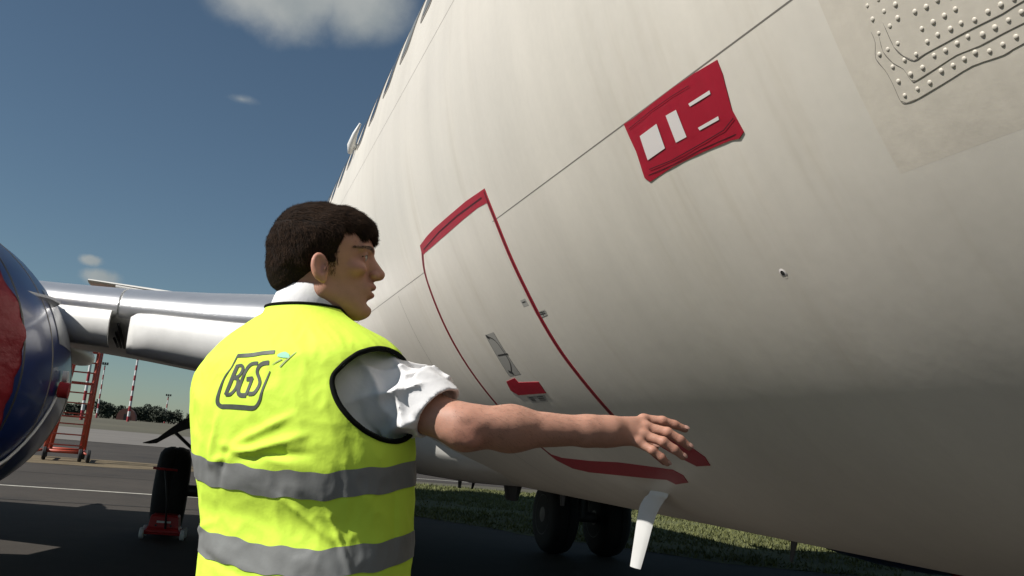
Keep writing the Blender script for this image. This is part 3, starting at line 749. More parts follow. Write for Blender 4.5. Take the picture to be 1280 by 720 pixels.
# ---- main landing gear
def gear(side):
    gx = XC+side*2.60-(.26 if side > 0 else 0); g = bmesh.new()
    tube(g, [P2((gx, 11.6, .50)), P2((gx, 11.6, 1.15))], .085, 14); tube(g, [P2((gx, 11.6, 1.1)), P2((gx, 11.65, 2.2))], .13, 14)
    tube(g, [P2((gx, 11.6, 1.35)), P2((gx-side*1.1, 11.6, 1.6))], .05, 10)
    tube(g, [P2((gx, 11.9, .62)), P2((gx, 12.0, .95)), P2((gx, 11.7, 1.25))], .035, 8)
    tube(g, [P2((gx-.44, 11.6, .50)), P2((gx+.44, 11.6, .50))], .07, 12)
    st = bm_obj('landing_gear', g, M_strut, plane, 'auto')
    for s in (-1, 1):
        wx = gx+s*.38
        lathe_obj('tyre', [(-.19, .27), (-.185, .36), (-.175, .43), (-.14, .48), (-.07, .505), (-.02, .508), (-.015, .50), (.015, .50), (.02, .508), (.07, .505), (.14, .48), (.175, .43), (.185, .36), (.19, .27)], P2((wx, 11.6, .50)), M_black, st, axis='X', seg=48)
        lathe_obj('rim', [(-.20, .05), (-.17, .2), (-.192, .262), (-.18, .275), (.18, .275), (.192, .262), (.17, .2), (.20, .05)], P2((wx, 11.6, .50)), M_strut, st, axis='X', seg=28)
    # curved strut door: thin blade sweeping outboard
    d = bmesh.new(); rows = []
    for i in range(15):
        t = i/14; x = gx+side*(-.30+1.05*t); zc_ = 1.15+.24*sin(pi*min(1, t*1.15))*(1-.2*t)-.12*t*t; hh = .25*(1-t)**.8+.008; th = .02*(1-t)+.006
        rows.append([d.verts.new(P2((x, 11.25+dy, zc_+dz))) for dy, dz in ((-th, -hh*.55), (-th*1.5, 0), (-th, hh*.45), (th, hh*.45), (th*1.5, 0), (th, -hh*.55))])
    for a, b in zip(rows, rows[1:]):
        for k in range(6): d.faces.new((a[k], a[(k+1) % 6], b[(k+1) % 6], b[k]))
    d.faces.new(rows[0][::-1]); d.faces.new(rows[-1])
    bm_obj('gear_door', d, M_dark, st, 'auto')
    d = bmesh.new(); tube(d, [P2((gx+side*.42, 11.3, 1.18)), P2((gx+side*.22, 11.3, 1.02)), P2((gx-side*.2, 11.3, .93))], .02, 8); bm_obj('gear_link', d, M_dark, st, True)
    d = bmesh.new(); box(d, P2((gx-side*.12, 11.3, 1.82)), (.42, .05, .62)); bm_obj('gear_panel', d, M_dark, st, bevel=.01)
    return st
gear(-1); gear(1)
# nose gear (under the nose, behind the viewer)
g = bmesh.new(); tube(g, [P2((XC, -.6, .35)), P2((XC, -.5, 1.5))], .07, 12); tube(g, [P2((XC-.25, -.6, .35)), P2((XC+.25, -.6, .35))], .04, 10)
ng = bm_obj('landing_gear', g, M_strut, plane, 'auto')
for s in (-1, 1): lathe_obj('tyre', [(-.09, .17), (-.085, .27), (-.05, .335), (0, .345), (.05, .335), (.085, .27), (.09, .17)], P2((XC+s*.2, -.6, .345)), M_black, ng, axis='X', seg=36)

# ------------------------------------------------------------------ tape and covers stuck to the hull (things of their own)
def hull_thing(name, poly, label, cat, m_=M_red_tape, h=.0014, group=None, base=None, **kw):
    bm = decal_bm(poly, h, **kw)
    c = cyl(base[0], base[1]) if base else cyl(sum(p[0] for p in poly)/len(poly), sum(p[1] for p in poly)/len(poly))
    for v in bm.verts: v.co -= c
    o = bm_obj(name, bm, m_, None, 'auto', loc=c); tag(o, label, cat, group); return o, c
def child_decal(name, poly, m_, h, par, c, **kw):
    bm = decal_bm(poly, h, **kw)
    for v in bm.verts: v.co -= c
    return bm_obj(name, bm, m_, par, 'auto')
GT = 'red tape strips masking the cargo door edges'
TOP = [(3.965, 202.91), (3.80, 202.55), (3.644, 202.45), (3.387, 202.5), (3.138, 202.6), (2.905, 202.95), (2.912, 204.42), (3.038, 204.15), (3.235, 204.1), (3.45, 204.15), (3.688, 204.2), (3.916, 204.25), (3.978, 204.35)]
def wv(y, d): return .0004*noise.noise(Vector((y*9, d*1.5, 1)))
o, c = hull_thing('tape_strip', TOP, 'wide red tape strip along the top edge of the cargo door', 'tape', group=GT, wav=wv, ystep=.06, sstep=.5)
child_decal('tape_fold', strip_poly([(3.92, 203.75), (3.6, 203.3), (3.3, 203.25), (2.96, 203.55)], .006), M_red_dark, .0022, o, c, skirt=False, ystep=.08)
FWD = [(2.918, 203.2), (2.902, 206.77), (2.903, 210.89), (2.907, 214.54), (2.92, 218.24), (2.928, 222.0), (2.924, 225.6), (2.925, 230.05), (2.93, 235), (2.935, 238.8)]
f_ = smooth_pts(FWD, 4)
o, c = hull_thing('tape_strip', strip_poly(f_, .030), 'long red tape strip down the forward edge of the cargo door, ending behind the hand', 'tape', group=GT)
child_decal('tape_fold', strip_poly(f_, .008), M_red_dark, .0021, o, c, skirt=False)
AFT = [(3.962, 203.98), (4.035, 206.5), (4.072, 210.88), (4.102, 216.05), (4.115, 221.0), (4.118, 224.88), (4.12, 227.98), (4.115, 234), (4.10, 238.9)]
f_ = smooth_pts(AFT, 4)
o, c = hull_thing('tape_strip', strip_poly(f_, .026), 'thin red tape strip down the aft edge of the cargo door, behind the forearm', 'tape', group=GT)
child_decal('tape_fold', strip_poly(f_, .009), M_red_dark, .0021, o, c, skirt=False)
BOT = [(4.12, 238.4), (3.991, 239.3), (3.675, 239.43), (3.345, 239.11), (3.153, 239.32), (3.025, 239.47), (2.918, 239.64), (2.890, 240.58), (2.93, 242.07), (3.066, 242.9), (3.091, 242.03), (3.251, 242.21), (3.543, 242.39), (3.886, 242.61), (4.045, 242.04), (4.12, 240.2)]
hull_thing('tape_strip', BOT, 'wide dark red tape strip along the bottom sill of the cargo door', 'tape', group=GT, h=.0020, wav=wv, ystep=.08, sstep=.6)
TAG = [(2.70, 233.2), (2.632, 233.96), (2.583, 234.8), (2.567, 235.9), (2.557, 236.79), (2.587, 238.13), (2.69, 238.47), (2.745, 237), (2.80, 235.2)]
hull_thing('tape_patch', TAG, 'dark red tape patch on the hull just past the outstretched fingers', 'tape', h=.0020)
HC = [(3.723, 224.44), (3.587, 224.11), (3.58, 224.82), (3.348, 225.15), (3.364, 226.86), (3.706, 226.74), (3.757, 225.88)]
hull_thing('tape_patch', HC, 'small red tape cover over the door handle, above the forearm', 'tape', h=.0020, wav=wv, ystep=.05, sstep=.5)
# red vent mask with four openings
RED = [(1.853, 206.42), (1.802, 206.5), (1.70, 206.44), (1.61, 206.42), (1.52, 206.5), (1.436, 206.66), (1.436, 207.53), (1.452, 209.65), (1.446, 211.1), (1.467, 211.32), (1.498, 211.15), (1.60, 210.95), (1.726, 210.82), (1.842, 210.95), (1.858, 210.53), (1.846, 208.6)]
def wv2(y, d): return .0005*noise.noise(Vector((y*16, d*1.1, 4))) + .0014*max(0, (d-210.1)/1.2)*abs(noise.noise(Vector((y*14, d*2, 9)))) 
o, c = hull_thing('vent_mask', RED, 'red tape mask with four white cut-outs stuck below the seam line, upper right', 'mask', h=.0014, wav=wv2, ystep=.02, sstep=.3)
for h_ in ([(1.803, 207.82), (1.717, 207.77), (1.723, 209.48), (1.811, 209.56)], [(1.671, 207.67), (1.626, 207.74), (1.628, 209.6), (1.674, 209.55)], [(1.576, 207.87), (1.492, 207.92), (1.493, 208.14), (1.574, 208.08)], [(1.577, 209.48), (1.498, 209.53), (1.5, 209.74), (1.575, 209.68)]):
    child_decal('cut_out', h_, M_white_clean, .0026, o, c, skirt=False)
child_decal('tape_fold', strip_poly([(1.82, 210.17), (1.715, 210.42), (1.588, 210.45), (1.499, 210.43), (1.455, 210.1)], .0022), M_red_dark, .0032, o, c, skirt=False, ystep=.04)
child_decal('tape_fold', strip_poly([(1.835, 206.95), (1.72, 206.82), (1.62, 206.85), (1.55, 206.95)], .0014), M_red_dark, .0032, o, c, skirt=False, ystep=.04)
child_decal('tape_fold', strip_poly([(1.835, 210.5), (1.72, 210.72), (1.6, 210.75), (1.47, 211.0)], .0018), M_red_dark, .0022, o, c, skirt=False, ystep=.04)
# ------------------------------------------------------------------ the man
def smin(a, b, k):
    h = np.clip(.5+.5*(b-a)/k, 0, 1); return b*(1-h)+a*h-k*h*(1-h)
def smax(a, b, k): return -smin(-a, -b, k)
def s_ell(P, c, r, R=None):
    q = P-np.array(c)
    if R is not None: q = q @ R
    r = np.array(r); k0 = np.linalg.norm(q/r, axis=1); k1 = np.linalg.norm(q/(r*r), axis=1)
    return k0*(k0-1)/np.maximum(k1, 1e-9)
def s_cap(P, a, b, ra, rb):
    a, b = np.array(a, float), np.array(b, float); ab = b-a; h = np.clip(((P-a)@ab)/(ab@ab), 0, 1)
    return np.linalg.norm(P-a-h[:, None]*ab, axis=1)-(ra+(rb-ra)*h)
def surface_nets(f, lo, hi, h, block=8, margin=1.6):
    lo = np.array(lo, float); hi = np.array(hi, float)
    nb = np.ceil((hi-lo)/h/block).astype(int); n = nb*block+1
    bc = np.stack(np.meshgrid(*[lo[i]+(np.arange(nb[i])+.5)*block*h for i in range(3)], indexing='ij'), -1).reshape(-1, 3)
    d = f(bc); act = np.abs(d) < block*h*.87*margin
    D = np.where(d > 0, 1., -1.).reshape(nb).repeat(block, 0).repeat(block, 1).repeat(block, 2)
    D = np.pad(D, ((0, 1), (0, 1), (0, 1)), mode='edge').astype(np.float32)
    ids = np.argwhere(act.reshape(nb)); r = np.arange(block+1)
    loc = np.stack(np.meshgrid(r, r, r, indexing='ij'), -1).reshape(-1, 3)
    for s in range(0, len(ids), 400):
        I = (ids[s:s+400, None, :]*block+loc[None]).reshape(-1, 3)
        D[I[:, 0], I[:, 1], I[:, 2]] = f(lo+I*h)
    # cells crossing the surface
    sg = D < 0
    c = sg[:-1, :-1, :-1].astype(np.int8)
    tot = np.zeros_like(c, dtype=np.int8)
    for dx in (0, 1):
        for dy in (0, 1):
            for dz in (0, 1): tot += sg[dx:dx+c.shape[0], dy:dy+c.shape[1], dz:dz+c.shape[2]]
    cells = np.argwhere((tot > 0) & (tot < 8)); idx = -np.ones(c.shape, dtype=np.int64); idx[tuple(cells.T)] = np.arange(len(cells))
    acc = np.zeros((len(cells), 3)); cnt = np.zeros(len(cells))
    for ax in range(3):
        o = [0, 0, 0]; o[ax] = 1
        for u in (0, 1):
            for v in (0, 1):
                off = [0, 0, 0]; k = [i for i in range(3) if i != ax]; off[k[0]] = u; off[k[1]] = v
                A = cells+off; B = A+o; da = D[tuple(A.T)].astype(float); db = D[tuple(B.T)].astype(float); mk = (da < 0) != (db < 0)
                t = np.where(mk, da/np.where(mk, da-db, 1), 0); p = A.astype(float); p[:, ax] += t
                acc[mk] += p[mk]; cnt[mk] += 1
    verts = lo+(acc/cnt[:, None])*h
    faces = []
    for ax in range(3):
        sl0 = [slice(None)]*3; sl1 = [slice(None)]*3; sl0[ax] = slice(0, -1); sl1[ax] = slice(1, None)
        E_ = sg[tuple(sl0)] != sg[tuple(sl1)]; e = np.argwhere(E_); k = [(ax+1) % 3, (ax+2) % 3]
        ok = (e[:, k[0]] > 0) & (e[:, k[1]] > 0) & (e[:, k[0]] < c.shape[k[0]]) & (e[:, k[1]] < c.shape[k[1]]); e = e[ok]
        q = []
        for u, v in ((1, 1), (0, 1), (0, 0), (1, 0)):
            g = e.copy(); g[:, k[0]] -= u; g[:, k[1]] -= v; q.append(idx[tuple(g.T)])
        q = np.stack(q, 1); neg = sg[tuple(e.T)]; q[~neg] = q[~neg][:, ::-1]; faces.append(q)
    faces = np.concatenate(faces); faces = faces[(faces >= 0).all(1)]
    # even out the net
    for _ in range(1):
        a2 = np.zeros_like(verts); c2 = np.zeros(len(verts))
        for i in range(4):
            j = (i+1) % 4; np.add.at(a2, faces[:, i], verts[faces[:, j]]); np.add.at(c2, faces[:, i], 1)
        verts = verts*.6+.4*a2/np.maximum(c2, 1)[:, None]
    return verts, faces
def fbm(P, sc, seed=0, n=3):
    """cheap smooth pseudo-noise, sum of rotated sines"""
    rs = np.random.RandomState(seed+11); o = np.zeros(len(P)); a = 1
    for k in range(n):
        s = np.zeros(len(P))
        for j in range(4):
            d = rs.normal(size=3); d /= np.linalg.norm(d); s += np.sin(P@d*sc*(1+.3*rs.rand())+rs.rand()*6.28+1.3*np.sin(P@d[::-1]*sc*.7+rs.rand()*6))
        o += a*s/4; a *= .5; sc *= 2
    return o
MO = (0.1134, 1.8674, 0.0); MR = -radians(17.3)
man = thing('person', 'dark-haired man in yellow hi-vis vest and white shirt reaching one arm towards the hull', 'person', MO, MR)
LAT = np.array([cos(radians(33)), -sin(radians(33)), 0]); FWDT = np.array([sin(radians(33)), cos(radians(33)), 0])   # his right; his front
# torso rows: z, half width, half depth, centre a, centre b
TR = [(.74, .238, .152, .098, .0), (.90, .236, .150, .092, .0), (1.05, .234, .148, .085, 0), (1.13, .236, .150, .078, 0), (1.20, .243, .158, .068, -.002), (1.28, .248, .165, .055, -.004), (1.34, .248, .165, .043, -.004), (1.39, .243, .160, .034, 0), (1.43, .236, .152, .030, .002), (1.463, .213, .136, .029, .006), (1.493, .175, .117, .030, .008), (1.517, .133, .100, .033, .008), (1.536, .100, .086, .034, .006), (1.549, .086, .079, .031, .005)]
def torso_pt(th, t, off=0.0):
    """t = row index (float); th angle from his right, towards his front"""
    t = min(max(t, 0), len(TR)-1-1e-6); i = int(t); f = t-i
    p0, p1, p2, p3 = TR[max(i-1, 0)], TR[i], TR[min(i+1, len(TR)-1)], TR[min(i+2, len(TR)-1)]
    r = [.5*((2*p1[j])+(-p0[j]+p2[j])*f+(2*p0[j]-5*p1[j]+4*p2[j]-p3[j])*f*f+(-p0[j]+3*p1[j]-3*p2[j]+p3[j])*f**3) for j in range(5)]
    z, A, B, ca, cb = r; e = .86; z0_ = z
    c, s = cos(th), sin(th); x = (abs(c)**e)*(1 if c > 0 else -1)*(A+off); y = (abs(s)**e)*(1 if s > 0 else -1)*(B+off)
    z = z+x*.11*min(1, max(0, (z0_-1.27)/.16))*min(1, max(.35, 1-(z0_-1.45)/.12))
    return np.array([ca, cb, 0])+LAT*x+FWDT*y+np.array([0, 0, z])
def fold(th, z):
    """cloth relief of the vest, metres, outward"""
    d = 0.0
    thd = degrees(th) % 360         # 270 = middle of the back, 0 = his right side
    back = math.exp(-((thd-275)/60)**2)
    d += .006*math.exp(-((z-1.24)/.05)**2)*back
    d -= .009*math.exp(-((z-1.14)/.045)**2)*math.exp(-((thd-300)/45)**2)
    rg = lambda a, b, c: 1-2*abs(noise.noise(Vector((a, b, c))))
    d += .0050*(rg(thd*.022+z*2.0, z*5.5-thd*.006, 1)-.6)
    d += .0024*(rg(thd*.05-z*3.0, z*12+thd*.02, 5)-.6)
    d += .0014*(rg(thd*.12, z*25, 8)-.6)
    # creases fanning from the armhole across the back
    for (t0, z0, ang, ln, am) in ((306, 1.30, -18, 62, .008), (308, 1.265, -6, 52, -.007), (300, 1.335, -26, 42, .006), (296, 1.245, 8, 40, .005), (262, 1.33, -70, 30, .005), (272, 1.30, -60, 34, -.005), (318, 1.11, 30, 40, .006), (250, 1.12, -12, 50, .005), (290, 1.02, 10, 60, -.005), (330, 1.05, 60, 40, .005)):
        u = (t0-thd)*.0042; v = z-z0; a = radians(ang); s_ = u*cos(a)-v*sin(a)*-1; n_ = -u*sin(a)+v*cos(a)
        l = ln*.0042
        if -.02 < u*cos(a)+v*sin(a) < l:
            q = (u*cos(a)+v*sin(a))/l; d += am*math.exp(-((v*cos(a)-u*sin(a))/.0075)**2)*max(0, sin(pi*min(1, max(0, q*.95+.05))))
    return d
NU, NV = 300, 230
vv = np.zeros((NV, NU, 3))
for j in range(NV):
    t = (len(TR)-1)*j/(NV-1)
    for i in range(NU):
        th = 2*pi*i/NU; p = torso_pt(th, t); z = p[2]
        s = fold(th, z)*min(1, max(0, (1.53-z)/.06))
        n = (LAT*cos(th)+FWDT*sin(th)); q = p+n*s
        if z > 1.50:   # neckline drops in front
            q[2] -= .05*max(0, sin(th))*min(1, (z-1.50)/.06)
        vv[j, i] = q
# shoulder blade relief
C_arm = np.array([.188, -.108, 1.388]); AX = np.array([.80, -.60, -.06]); AX /= np.linalg.norm(AX)
UV_ = np.array([0, 0, 1.]) - AX*AX[2]; UV_ /= np.linalg.norm(UV_); VV_ = np.cross(UV_, AX)
RU, RVv = .084, .104
def arm_coords(P, C=C_arm):
    q = P-C; return q@UV_, q@VV_, q@AX
bm = bmesh.new(); B = [[bm.verts.new(vv[j, i]) for i in range(NU)] for j in range(NV)]
for j in range(NV-1):
    for i in range(NU): bm.faces.new((B[j][i], B[j][(i+1) % NU], B[j+1][(i+1) % NU], B[j+1][i]))
full = bm.copy(); full.normal_update(); vest_bvh = BVHTree.FromBMesh(full)
kill = []
for f in bm.faces:
    c = np.array(f.calc_center_median()); u, v, w_ = arm_coords(c)
    if w_ > -.06 and (u/RU)**2+(v/RVv)**2 < 1: kill.append(f)
bmesh.ops.delete(bm, geom=kill, context='FACES')
C_l = None
edge_pts = []
for k in range(96):
    a = 2*pi*k/96; o_ = C_arm+UV_*RU*cos(a)+VV_*RVv*sin(a)
    hit = vest_bvh.ray_cast(Vector(o_+AX*.3), Vector(-AX))
    if hit[0] is not None: edge_pts.append(np.array(hit[0]))
ep = np.array(edge_pts)
zmid = 1.38
for v in bm.verts:
    if v.is_boundary and 1.28 < v.co.z < 1.52:
        p = np.array(v.co); u, vv2, w_ = arm_coords(p)
        if (u/RU)**2+(vv2/RVv)**2 < 1.6 and w_ > -.06:
            v.co = Vector(ep[np.argmin(((ep-p)**2).sum(1))])
for e_ in [v for v in bm.verts if not v.link_faces]: bm.verts.remove(e_)
def rows_between(bm_src, zlo, zhi, off):
    """copy of the vest between two wavy heights, pushed outward"""
    b = bm_src.copy(); b.normal_update()
    def warp(v, s):
        th = atan2(float(np.dot(np.array(v.co), FWDT)), float(np.dot(np.array(v.co)-np.array([.06, 0, 0]), LAT)))
        v.co.z += s*WARP(th)
    for v in b.verts: v['w'] = 0 if False else None
    return b
b = bm
def WARP(p):
    q = (p.x-.06)/.23
    return (-.012*q*q if q < 0 else -.036*q*q)+.0022*sin(p.x*55)+.0012*sin(p.x*130+1)
def make_band(zlo, zhi):
    b = bm.copy()
    for v in b.verts: v.co.z += WARP(v.co)
    g = b.verts[:]+b.edges[:]+b.faces[:]
    bmesh.ops.bisect_plane(b, geom=g, plane_co=(0, 0, zlo), plane_no=(0, 0, -1), clear_outer=True)
    g = b.verts[:]+b.edges[:]+b.faces[:]
    bmesh.ops.bisect_plane(b, geom=g, plane_co=(0, 0, zhi), plane_no=(0, 0, 1), clear_outer=True)
    for v in b.verts: v.co.z -= WARP(v.co)
    b.normal_update(); nn = {v: v.normal.copy() for v in b.verts}
    for v in b.verts: v.co += nn[v]*.0016
    return bm_obj('reflective_band', b, M_band, vest, True)
bm2 = bm.copy(); vest = bm_obj('vest', bm2, M_vest, man, True)
make_band(1.183, 1.231); make_band(1.046, 1.096)
bm.free()
bt = bmesh.new(); loop = [Vector(p) for p in edge_pts]+[Vector(edge_pts[0])]
tube(bt, loop, .0052, 8, close=False); bm_obj('armhole_binding', bt, M_binding, vest, True)
bt = bmesh.new(); tube(bt, [Vector(vv[NV-1, i])+Vector((0, 0, .001)) for i in list(range(0, NU, 3))+[0]], .0032, 8, close=False); bm_obj('neck_binding', bt, M_binding, vest, True)
bt = bmesh.new(); tube(bt, [Vector(vv[0, i]) for i in list(range(0, NU, 3))+[0]], .003, 6, close=False); bm_obj('hem_binding', bt, M_binding, vest, True)
# printed emblem, wrapped on the cloth of the back
PD = Vector((.20, 1, 0)).normalized()
def on_cloth(a, z, off=.0012):
    a = -.094+(a+.094)*1.13
    o_ = Vector((a, -.12, z))-PD*.6; h = vest_bvh.ray_cast(o_, PD)
    if h[0] is None: return Vector((a, -.12, z))
    n = h[1]; n = n if n.dot(PD) < 0 else -n
    return h[0]+n*off
def ribbon(pts, wd, m_, par, name='print_mark', n=8, off=.0012, sm=True):
    P_ = smooth_pts(pts, n) if sm else pts
    if not hasattr(wd, '__len__'): wd = [wd]*len(pts)
    W_ = np.interp(np.linspace(0, len(pts)-1, len(P_)), range(len(pts)), wd)
    vs, fs = [], []
    for i, p in enumerate(P_):
        a = P_[max(i-1, 0)]; b_ = P_[min(i+1, len(P_)-1)]; dx, dz = b_[0]-a[0], b_[1]-a[1]; l = sqrt(dx*dx+dz*dz) or 1
        nx, nz_ = -dz/l, dx/l
        for k in range(4):
            f = (k/3-.5)*W_[i]; vs.append(on_cloth(p[0]+nx*f, p[1]+nz_*f, off))
    for i in range(len(P_)-1):
        for k in range(3): fs.append((i*4+k, i*4+k+1, i*4+k+5, i*4+k+4))
    return mesh_obj(name, vs, fs, m_, par)
def dens(pts, n=6):
    o = []
    for p, q in zip(pts, pts[1:]):
        for k in range(n): o.append((p[0]+(q[0]-p[0])*k/n, p[1]+(q[1]-p[1])*k/n))
    o.append(pts[-1]); return o
def merged_ribbons(name, specs, m_, par):
    first = None; vs, fs = [], []
    for pts, wd, sm in specs:
        o_ = ribbon(pts if sm else dens(pts), wd, m_, None, sm=sm) if sm else ribbon(dens(pts), wd, m_, None, sm=False)
        k = len(vs); vs += [tuple(v.co) for v in o_.data.vertices]; fs += [tuple(i+k for i in p.vertices) for p in o_.data.polygons]
        bpy.data.objects.remove(o_)
    return mesh_obj(name, vs, fs, m_, par)
merged_ribbons('emblem_frame', [
    ([(-.069, 1.434), (-0.04, 1.4355), (-0.013, 1.440), (0.0125, 1.443)], .0075, True),
    ([(-0.068, 1.436), (-0.073, 1.419), (-0.0765, 1.409), (-0.087, 1.391), (-0.0925, 1.369), (-0.0945, 1.35), (-0.0915, 1.341), (-0.083, 1.3365), (-.074, 1.336)], [.004, .003, .0025, .004, .0065, .0085, .009, .0085, .008], True),
    ([(-0.080, 1.336), (-0.058, 1.337), (-0.029, 1.337), (-0.010, 1.337), (-0.002, 1.341), (0.003, 1.352), (0.0045, 1.365), (0.0075, 1.384), (0.012, 1.407)], [.0085, .009, .009, .0085, .006, .005, .0045, .004, .0018], True)], M_print, vest)
merged_ribbons('letter', [([(-.0615, 1.4155), (-.0755, 1.358)], .0085, False), ([(-.064, 1.4135), (-.052, 1.4150), (-.0475, 1.407), (-.053, 1.3955), (-.066, 1.3905)], .0062, True), ([(-.068, 1.391), (-.055, 1.389), (-.0525, 1.379), (-.056, 1.368), (-.064, 1.360), (-.0755, 1.3585)], .0065, True)], M_print, vest)
merged_ribbons('letter', [([(-.0165, 1.4205), (-.029, 1.419), (-.0375, 1.411), (-.043, 1.394), (-.0475, 1.373), (-.0455, 1.363), (-.039, 1.359), (-.027, 1.3595)], [.007, .007, .007, .006, .0075, .008, .0085, .009], True), ([(-.0275, 1.3600), (-.0225, 1.393)], .0062, False), ([(-.0215, 1.3915), (-.0345, 1.3895)], .0085, False)], M_print, vest)
merged_ribbons('letter', [([(.007, 1.4225), (-.005, 1.4205), (-.0125, 1.415), (-.0145, 1.404), (-.0065, 1.391), (-.0035, 1.382), (-.007, 1.370), (-.0125, 1.3635), (-.0225, 1.3625)], [.0085, .0085, .0075, .006, .0062, .0065, .0065, .0075, .0085], True)], M_print, vest)
merged_ribbons('emblem_bird', [([(.053, 1.4455), (.040, 1.430), (.030, 1.4155)], [.0012, .003, .0035], True), ([(.014, 1.419), (.022, 1.4245), (.03, 1.430)], [.001, .0025, .003], True)], M_greybrown, vest)
ribbon([(.020, 1.4365), (.026, 1.4378), (.032, 1.4385), (.038, 1.437), (.043, 1.434)], [.003, .009, .0115, .009, .002], M_teal, vest, 'emblem_bird')

# ---- shirt: sleeves, collar, body under the vest
S_j = np.array([.185, -.062, 1.398]); E_j = np.array([.383, -.150, 1.336]); W_j = np.array([.648, -.090, 1.353])
A2 = np.array([.318, -.120, 1.366])     # where the rolled cuff ends on the upper arm
S_l = np.array([-.115, .085, 1.40]); E_l = np.array([-.05, .245, 1.20]); W_l = np.array([.10, .30, 1.16])
def f_shirt(P):
    d = s_ell(P, (.04, 0, 1.30), (.205, .128, .22), np.array([LAT, FWDT, [0, 0, 1]]).T)
    d = smin(d, s_cap(P, S_j-np.array([.05, -.03, .0]), S_j, .072, .068), .04)
    d = smin(d, s_ell(P, (.135, -.055, 1.365), (.098, .088, .105)), .03)
    ax = (A2-S_j); L = np.linalg.norm(ax); ax = ax/L; t = (P-S_j)@ax
    sl = s_cap(P, S_j, A2, .074, .057)
    # folds: rings and diagonal pulls gathering at the rolled cuff
    ph = np.arctan2((P-S_j)@np.cross(ax, [0, 0, 1.]), (P-S_j)[:, 2])
    rid = lambda x: (1-np.abs(np.sin(x)))**1.6
    fo = .013*rid(t*42+1.6*np.sin(ph*1.0+.5)+fbm(P, 18, 3, 2))*np.clip((t-.02)/.06, 0, 1)+.010*rid(ph*2.2+t*26+1.2*fbm(P, 14, 5, 2))*np.clip((t-.04)/.05, 0, 1)
    sl = sl-fo+.004
    sl = smax(sl, t-L, .004)
    d = smin(d, sl, .025)
    # cuff: turned-back layer, a little wider, slanting edge
    wgt = np.clip((P[:, 0]-.135)/.05, 0, 1)*np.clip((P[:, 2]-1.25)/.05, 0, 1)
    q1 = P@np.array([33., 14., 24.])+1.5*fbm(P, 17, 31, 2); q2 = P@np.array([-10., 14., 46.])+1.7*fbm(P, 20, 33, 2)
    d = d-(.0085*rid(q1)+.0065*rid(q2))*wgt+.004*wgt
    cd = np.array([.74, -.24, -.58]); cd /= np.linalg.norm(cd); tc_ = (P-A2)@cd
    cu = s_cap(P, A2-cd*.05, A2+cd*.03, .057, .060)-.003*rid(ph*1.7+t*20+fbm(P, 20, 8, 2))
    cu = smax(np.abs(cu+.0035)-.0035, np.abs(tc_+.022)-.034-.006*np.sin(ph*2+1), .003)
    # arm opening
    d = smax(d, -np.maximum(s_cap(P, A2-cd*.02, A2+cd*.2, .049, .054), -(tc_+.03)), .004)
    d = smin(d, cu, .004)
    dl = s_cap(P, S_l, E_l, .062, .054)-.003*rid(P[:, 2]*60)
    d = smin(d, dl, .04)
    d = d+.0022*fbm(P, 40, 2, 2)-.003*rid(fbm(P, 16, 21, 2)*2.2)
    return d
V, Fc = surface_nets(f_shirt, (-.26, -.28, 1.02), (.48, .36, 1.56), .0036)
shirt = mesh_obj('shirt', V, Fc, M_shirt, man)
# collar: a stand folded over, rising at the back of the neck
bt = bmesh.new(); rings = []
for k in range(49):
    a = radians(-205+230*k/48) if False else 2*pi*k/48
    ca, sa = cos(a), sin(a); fr = max(0, sa)
    c0 = np.array([.028, .004, 0]); rr0, rr1 = .060, .060
    base = c0+LAT*ca*.068+FWDT*sa*.066; z0 = 1.545-.03*fr
    top = c0+np.array([.008, 0, 0])+LAT*ca*.064+FWDT*sa*.063; z1 = 1.594-.040*fr
    outr = c0+LAT*ca*.079+FWDT*sa*.074; z2 = 1.545-.045*fr
    rings.append([bt.verts.new((*(base[:2]), z0)), bt.verts.new((*((base*.4+top*.6)[:2]), z0*.4+z1*.6)), bt.verts.new((*(top[:2]), z1)), bt.verts.new((*((top*.97+outr*.03)[:2]), z1+.003)), bt.verts.new((*((top*.78+outr*.22)[:2]), z1+.001)), bt.verts.new((*((top*.35+outr*.65)[:2]), z1*.45+z2*.55+.004)), bt.verts.new((*(outr[:2]), z2)), bt.verts.new((*((outr*.96+base*.04)[:2]), z2-.001))])
for a_, b_ in zip(rings, rings[1:]):
    for k in range(7): bt.faces.new((a_[k], a_[k+1], b_[k+1], b_[k]))
bmesh.ops.remove_doubles(bt, verts=bt.verts[:], dist=1e-5)
bm_obj('collar', bt, M_shirt, shirt, True)

# ---- body: head, neck, arms and hands as one skin
HC_ = np.array([.04, 0, 1.65]); hy = radians(8); HX = np.array([cos(hy), sin(hy), 0]); HY = np.array([-sin(hy), cos(hy), 0])
def hp(x, y, z): return HC_+HX*x+HY*y+np.array([0, 0, z])     # head frame: x face, y his left (away), z up
def cap_chain(P, pts, rs, k=.006):
    d = None
    for a, b_, ra, rb in zip(pts, pts[1:], rs, rs[1:]):
        q = s_cap(P, a, b_, ra, rb); d = q if d is None else smin(d, q, k)
    return d
FING = [ # knuckle, joints ..., radii (right hand): index, middle, ring, little
    ([(.727, -.052, 1.384), (.765, -.055, 1.384), (.790, -.053, 1.379), (.812, -.050, 1.372)], [.0095, .0086, .0078, .0066]),
    ([(.730, -.066, 1.369), (.772, -.078, 1.362), (.798, -.078, 1.350), (.816, -.075, 1.338)], [.0098, .0088, .0080, .0068]),
    ([(.724, -.078, 1.353), (.762, -.094, 1.343), (.785, -.094, 1.330), (.802, -.090, 1.318)], [.0095, .0084, .0077, .0066]),
    ([(.714, -.083, 1.338), (.742, -.098, 1.325), (.760, -.098, 1.313), (.772, -.093, 1.303)], [.0086, .0074, .0068, .0060])]
